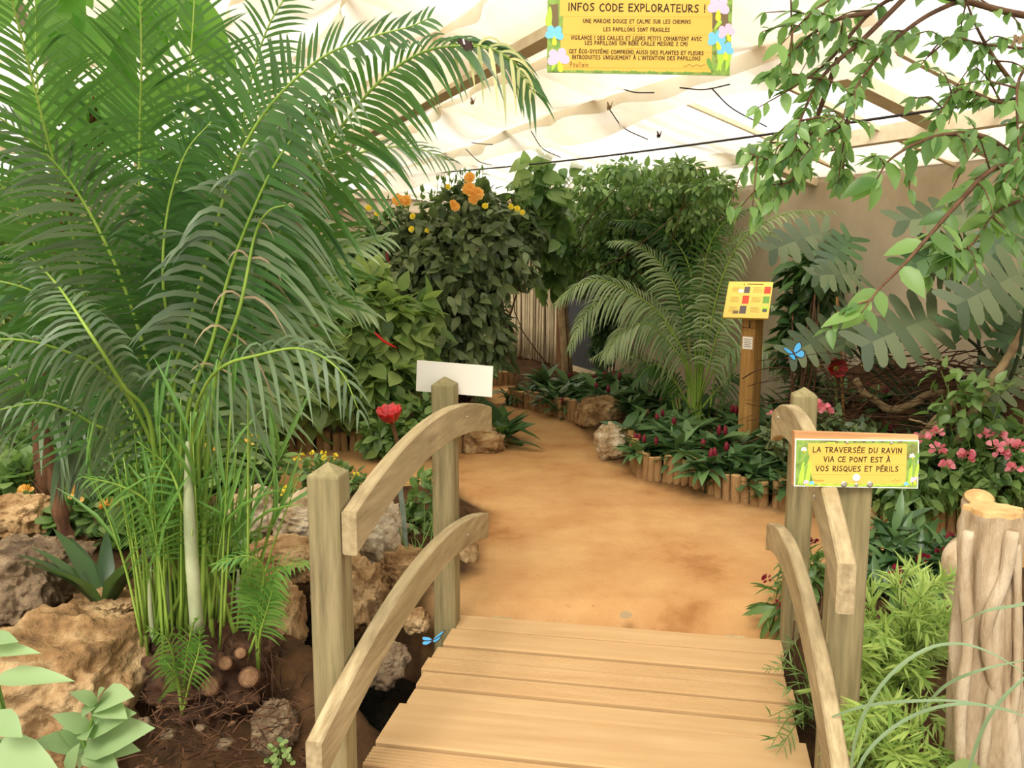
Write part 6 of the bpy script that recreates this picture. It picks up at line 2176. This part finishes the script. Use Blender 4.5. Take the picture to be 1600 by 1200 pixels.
for bi, pts in enumerate(branches):
    P = np.array(pxpath(pts)) - tb
    if pts[0][0] >= 1680:
        zz = min(P[0][2], top[2])
        P = np.vstack([np.array([np.interp(zz, trunk_c[:, 2], trunk_c[:, 0]), 0, zz]), P])
    C = cat_rom(P, 40)
    mb = MB()
    mb.tube(C, np.linspace(.016 if bi in (0, 1, 5, 6) else .010, .002, 40), 6)
    ml = MB()
    T = unit(np.gradient(C, axis=0))
    dens = {6: 26, 5: 30, 0: 16, 7: 34}.get(bi, 38)
    nl = dens
    ii = np.sort(rng.integers(10, 40, nl))
    # side twigs
    for k_ in range(6 if bi not in (0, 6) else 4):
        i0 = rng.integers(10, 38)
        tw = unit(rand_unit(1)[0] + np.array([-.3, -.1, -.5])) * (.10 + .16 * rng.random())
        tc = cat_rom([C[i0], C[i0] + tw * .5 + np.array([0, 0, .02]), C[i0] + tw], 8)
        ms = MB()
        ml_n = 7
        jj = rng.integers(2, 8, ml_n)
        put_leaves(ml, OVATE, tc[jj], rand_unit(ml_n) * .7 + unit(tw) * .7 + np.array([0, 0, -.5]), rand_unit(ml_n) * .4 + np.array([0, -.4, .9]), .062 * (.6 + .6 * rng.random(ml_n)), .88)
        mb.tube(tc, np.linspace(.004, .0015, 8), 4)
    br = mb.build('branch', M['stem_brown'], t)
    side = unit(np.cross(T[ii], np.array([0, -.6, .8]))) * np.where(np.arange(nl) % 2 == 0, -1, 1)[:, None]
    sz = .11 if bi in (6, 7, 5) else .066
    put_leaves(ml, OVATE, C[ii], T[ii] * .55 + side * .8 + rng.normal(size=(nl, 3)) * .25 + np.array([0, 0, -.45]), rng.normal(size=(nl, 3)) * .3 + np.array([0, -.55, .75]), sz * (.65 + .6 * rng.random(nl)), .95)
    ml.build('leaves', M['leaf_tree'], br)

# ================================================================== red flower-shaped butterfly feeders
def cup_flower(parent, c, r0, depth_, f, mat):
    f = unit(np.asarray(f, float))
    a_ = unit(np.cross(f, [.13, .2, 1.0]))
    b_ = np.cross(f, a_)
    na = 54
    V = []
    for k, (rr, h) in enumerate(((.12, 0), (.45, .12), (.75, .38), (.95, .75), (1.0, 1.0), (.93, .98), (.7, .5), (.35, .2), (.1, .12))):
        for i in range(na):
            th_ = i * 2 * math.pi / na
            ruf = 1 + (.06 * math.sin(9 * th_) + .05 * math.sin(18 * th_ + 1)) * (rr if k >= 2 else 0)
            V.append(np.asarray(c) + (a_ * math.cos(th_) + b_ * math.sin(th_)) * r0 * rr * ruf + f * (h + .06 * math.sin(9 * th_ + 1) * rr) * depth_)
    idx = np.arange(9 * na).reshape(9, na)
    q = np.stack([idx[:-1], np.roll(idx[:-1], -1, 1), np.roll(idx[1:], -1, 1), idx[1:]], -1).reshape(-1, 4)
    mb = MB()
    mb.add(np.array(V), [list(x) for x in q] + [list(idx[0])[::-1], list(idx[-1])])
    o = mb.build('flower_cup', mat, parent)
    mb = MB()
    mb.tube([np.asarray(c) + f * depth_ * .1, np.asarray(c) + f * depth_ * .45, np.asarray(c) + f * depth_ * .55], [r0 * .3, r0 * .28, r0 * .1], 12)
    mb.build('flower_centre', M['bud_yellow'], o)
    return o


red_glass = noisy('ribbed_red_plastic', [(0.35, rgb(150, 10, 14)), (0.65, rgb(222, 24, 26))], 30, .25, .3, 60, spec=.6)
fb = on_ground(634, 858)
Yf = fb[1]
t = tag(empty('flower_feeder', fb), 'red ruffled flower feeder on a grey-green pole inside the left bridge rail', 'butterfly feeder')
P = np.array(pxpath([(634, 862, Yf), (631, 810, Yf), (626, 768, Yf), (624, 745, Yf)])) - fb
mb = MB()
mb.tube(cat_rom(P, 14), .013, 10)
mb.build('pole', M['pipe'], t)
P2 = np.array(pxpath([(624, 748, Yf), (625, 710, Yf), (618, 680, Yf), (612, 660, Yf)])) - fb
mb = MB()
mb.tube(cat_rom(P2, 10), .010, 8)
mb.build('flower_stalk', M['bark_brown'], t)
cup_flower(t, at(611, 660, Yf) - fb, .062, .075, (-.1, -.25, 1.0), red_glass)
fb = on_ground(1316, 748)
Yf = fb[1]
t = tag(empty('flower_feeder', fb), 'red ruffled flower feeder facing the path in front of the dark root bank', 'butterfly feeder')
mb = MB()
mb.tube(cat_rom(np.array(pxpath([(1316, 750, Yf), (1312, 680, Yf), (1307, 620, Yf), (1305, 585, Yf)])) - fb, 12), np.linspace(.010, .008, 12), 8)
mb.build('flower_stalk', M['stem_green'], t)
cup_flower(t, at(1305, 576, Yf + .01) - fb, .064, .05, (.0, -1.0, .25), red_glass)
mb = MB()
c = at(1288, 592, Yf) - fb
mb.tube([c + np.array([0, 0, -.03]), c + np.array([0, 0, -.02]), c + np.array([0, 0, .01]), c + np.array([0, 0, .025])], [.004, .018, .019, .005], 10)
mb.tube(cat_rom([at(1308, 640, Yf) - fb, at(1296, 615, Yf) - fb, c + np.array([0, 0, -.03])], 8), .004, 5)
mb.build('bud', M['leaf_olive'], t)
bb = on_ground(1326, 752)
mb = MB()
mb.tube([bb + np.array([0, 0, -.05]), at(1318, 640, bb[1]), at(1313, 540, bb[1]), at(1308, 464, bb[1])], .009, 8)
tag(mb.build('bamboo_cane', M['bamboo']), 'slim bamboo cane standing behind the red flower feeder facing the path', 'cane')
mb = MB()
for pts in ([(1316, 610), (1275, 560), (1268, 540)], [(1316, 600), (1330, 560), (1344, 536)], [(1316, 580), (1290, 530), (1284, 540)], [(1318, 640), (1300, 600), (1280, 570)]):
    mb.tube(cat_rom(np.array(pxpath([(x, y, bb[1] + .08) for x, y in pts])), 8), .003, 4)
P0 = drop(*at(1320, 740, bb[1] + .08)[:2])
mb.tube(cat_rom([P0, at(1319, 680, bb[1] + .08), at(1317, 600, bb[1] + .08), at(1316, 580, bb[1] + .08)], 10), .004, 5)
t = tag(mb.build('dry_stem', M['stem_brown']), 'thin dry stem with small yellow seed heads beside the bamboo cane', 'plant stem')
for (x, y) in ((1269, 548), (1281, 572), (1290, 548), (1347, 572), (1348, 536), (1326, 572), (1361, 538)):
    c = at(x, y, bb[1] + .08)
    ms = MB()
    ms.tube([c + np.array([0, 0, -.008]), c, c + np.array([0, 0, .010])], [.003, .011, .003], 8)
    ms.build('seed_head', M['bud_yellow'], t)

# ================================================================== butterflies
def butterfly(label, c, span, u, v, fold, top_mat, band=None, under='wing_dark'):
    """u: across the open wings, v: towards the head; fold lifts the wings"""
    c = np.asarray(c, float)
    t = tag(empty('butterfly', c), label, 'butterfly')
    u, v = unit(np.asarray(u, float)), unit(np.asarray(v, float))
    n = np.cross(u, v)
    mb = MB()
    mb.tube([v * -span * .22, v * -span * .05, v * span * .10, v * span * .18], [span * .012, span * .03, span * .035, span * .015], 8)
    mb.build('body', M['wing_dark'], t)
    for s in (-1, 1):
        w = u * s * math.cos(fold) + n * math.sin(fold)

        def Q(a, b):
            return w * a * span + v * b * span
        fore = [(0, .08), (.18, .26), (.38, .36), (.50, .34), (.47, .20), (.40, .06), (.2, -.02), (0, -.02)]
        hind = [(0, .0), (.2, .0), (.38, .02), (.42, -.12), (.34, -.27), (.2, -.33), (.08, -.24), (0, -.08)]
        mb = MB()
        for k, out_ in enumerate((fore, hind)):
            off = n * (.002 * (1 - k))
            V = [Q(a, b) + off for a, b in out_]
            cen = np.mean(V, axis=0)
            V2 = [cen + (p - cen) * .80 + n * .0012 for p in V]
            V3 = [p - n * .0012 for p in V]
            m_ = len(V)
            mb.add(np.array(V), [list(range(m_))], 1)
            mb.add(np.array(V2), [list(range(m_))], 0)
            mb.add(np.array(V3), [list(range(m_))[::-1]], 1)
            mb.add(np.array(V + V3), [[i, (i + 1) % m_, m_ + (i + 1) % m_, m_ + i] for i in range(m_)], 1)
        if band:
            B = [Q(.26, .30), Q(.33, .32), Q(.36, .10), Q(.29, .08)]
            for sg in (.0024, -.0024):
                mb.add(np.array([b_ + n * (sg + .002) for b_ in B]), [[0, 1, 2, 3]], 2)
        mb.build('wing', [M[top_mat], M[under], M[band or 'wing_white']], t, smooth=False)
    return t


butterfly('bright blue butterfly low over the deck boards at the left', at(676, 1001, 3.52), .105, (1, .15, .25), (.1, 1, .1), math.radians(12), 'wing_blue')
butterfly('bright blue butterfly flying in front of the dark bank by the information post', at(1240, 553, 4.9), .135, (1, .2, .3), (-.5, .4, .8), math.radians(35), 'wing_blue')
butterfly('dark butterfly with a white wing band resting on the tip of the arching frond', at(737, 69, 2.99), .075, (.25, -1, .0), (-.35, -.1, .9), math.radians(80), 'wing_dark', 'wing_white')


def under_roof(px, py):
    lo, hi = 2.0, 14.0
    for _ in range(40):
        Ym = (lo + hi) / 2
        p = at(px, py, Ym)
        if p[2] < float(zroof(p @ AX_N)) - .22:
            lo = Ym
        else:
            hi = Ym
    return at(px, py, lo)


for lab, (x, y), mt, s in (('small tan moth on the roof cloth right of the arching frond', (740, 160), 'wing_tan', .08), ('small tan moth on the roof cloth below the notice, left of the pair', (953, 168), 'wing_tan', .08),
                           ('tiny tan moth on the roof cloth below the notice, lower one of the pair', (978, 197), 'wing_tan', .07), ('small brown moth near the roof beam right of the pair', (1030, 212), 'wing_dark', .07)):
    butterfly(lab, under_roof(x, y), s, (1, -.2, .1), (.2, .3, 1), math.radians(60), mt, None, mt)
butterfly('black butterfly on the cable under the bare glazing', at(1427, 168, 4.68), .06, (.3, -1, 0), (.6, .1, .8), math.radians(75), 'wing_dark')
butterfly('pale tan butterfly among the tree leaves at the far upper right', at(1590, 62, 3.2), .06, (1, -.3, .2), (.2, -.2, 1), math.radians(40), 'wing_tan', None, 'wing_tan')
# small leaf fallen on the deck and twigs on the path
mb = MB()
p = bridge_pt(*[(gnd(968, 968)[:2] - BR_O[:2]) @ ax[:2] for ax in (BA, BB)], .012)
put_leaves(mb, ROUND, p[None], np.array([[.9, .2, .2]]), np.array([[0, -.3, 1.0]]), .06, 1.0)
tag(mb.build('fallen_leaf', M['frond_dry']), 'small curled dry leaf lying at the far edge of the deck', 'leaf')

# dry litter on the dark bank below the palm
mb = MB()
for i in range(300):
    a = on_ground(rng.uniform(225, 500), rng.uniform(1070, 1215))
    a[2] += .004
    an = rng.random() * 6.28
    L = rng.uniform(.03, .11)
    e = a + np.array([math.cos(an) * L, math.sin(an) * L, rng.uniform(0, .03)])
    mb.tube([a, (a + e) / 2 + np.array([0, 0, rng.uniform(0, .015)]), e], rng.choice((.0012, .0018, .0025)), 4, int(rng.integers(2)))
for i in range(60):
    a = on_ground(rng.uniform(225, 500), rng.uniform(1070, 1215))
    put_leaves(mb, OVATE_S, (a + np.array([0, 0, .008]))[None], rand_unit(1) * np.array([1, 1, .15]), np.array([[0, 0, 1.0]]) + rand_unit(1) * .4, rng.uniform(.02, .045), .8, 2)
o = mb.build('leaf_litter', [M['root'], M['bark_brown'], M['bark_brown']])
tag(o, 'dry leaf litter and root scraps on the dark bank below the palm', 'litter', kind='stuff')
for (x, y, r_) in ((312, 1140, 10), (262, 1150, 14), (402, 1150, 12), (350, 1165, 16), (225, 1130, 12)):
    c = on_ground(x, y)
    rock('pebble', 'small brown pebble half buried in the litter below the palm', (x - r_, y - r_ * .8, x + r_, y + r_ * .5), c[1], 'rock_grey', x, detail=3, group='pebbles in the litter below the palm')

# slack dark cords crossing the roof cloth
for pts in ([(953, 172), (975, 200), (1012, 218)], [(1112, 138), (1145, 170), (1198, 198)], [(830, 205), (848, 232), (876, 246)], [(962, 135), (990, 144), (1022, 145)], [(1062, 137), (1100, 140), (1140, 132)],
            [(715, 205), (735, 222), (770, 226)], [(728, 233), (748, 252), (768, 258)]):
    P = np.array([under_roof(*p) for p in pts])
    mb = MB()
    mb.tube(cat_rom(P, 14), .0042, 5)
    o = mb.build('ceiling_cord', M['cable'])
    o['kind'] = 'structure'
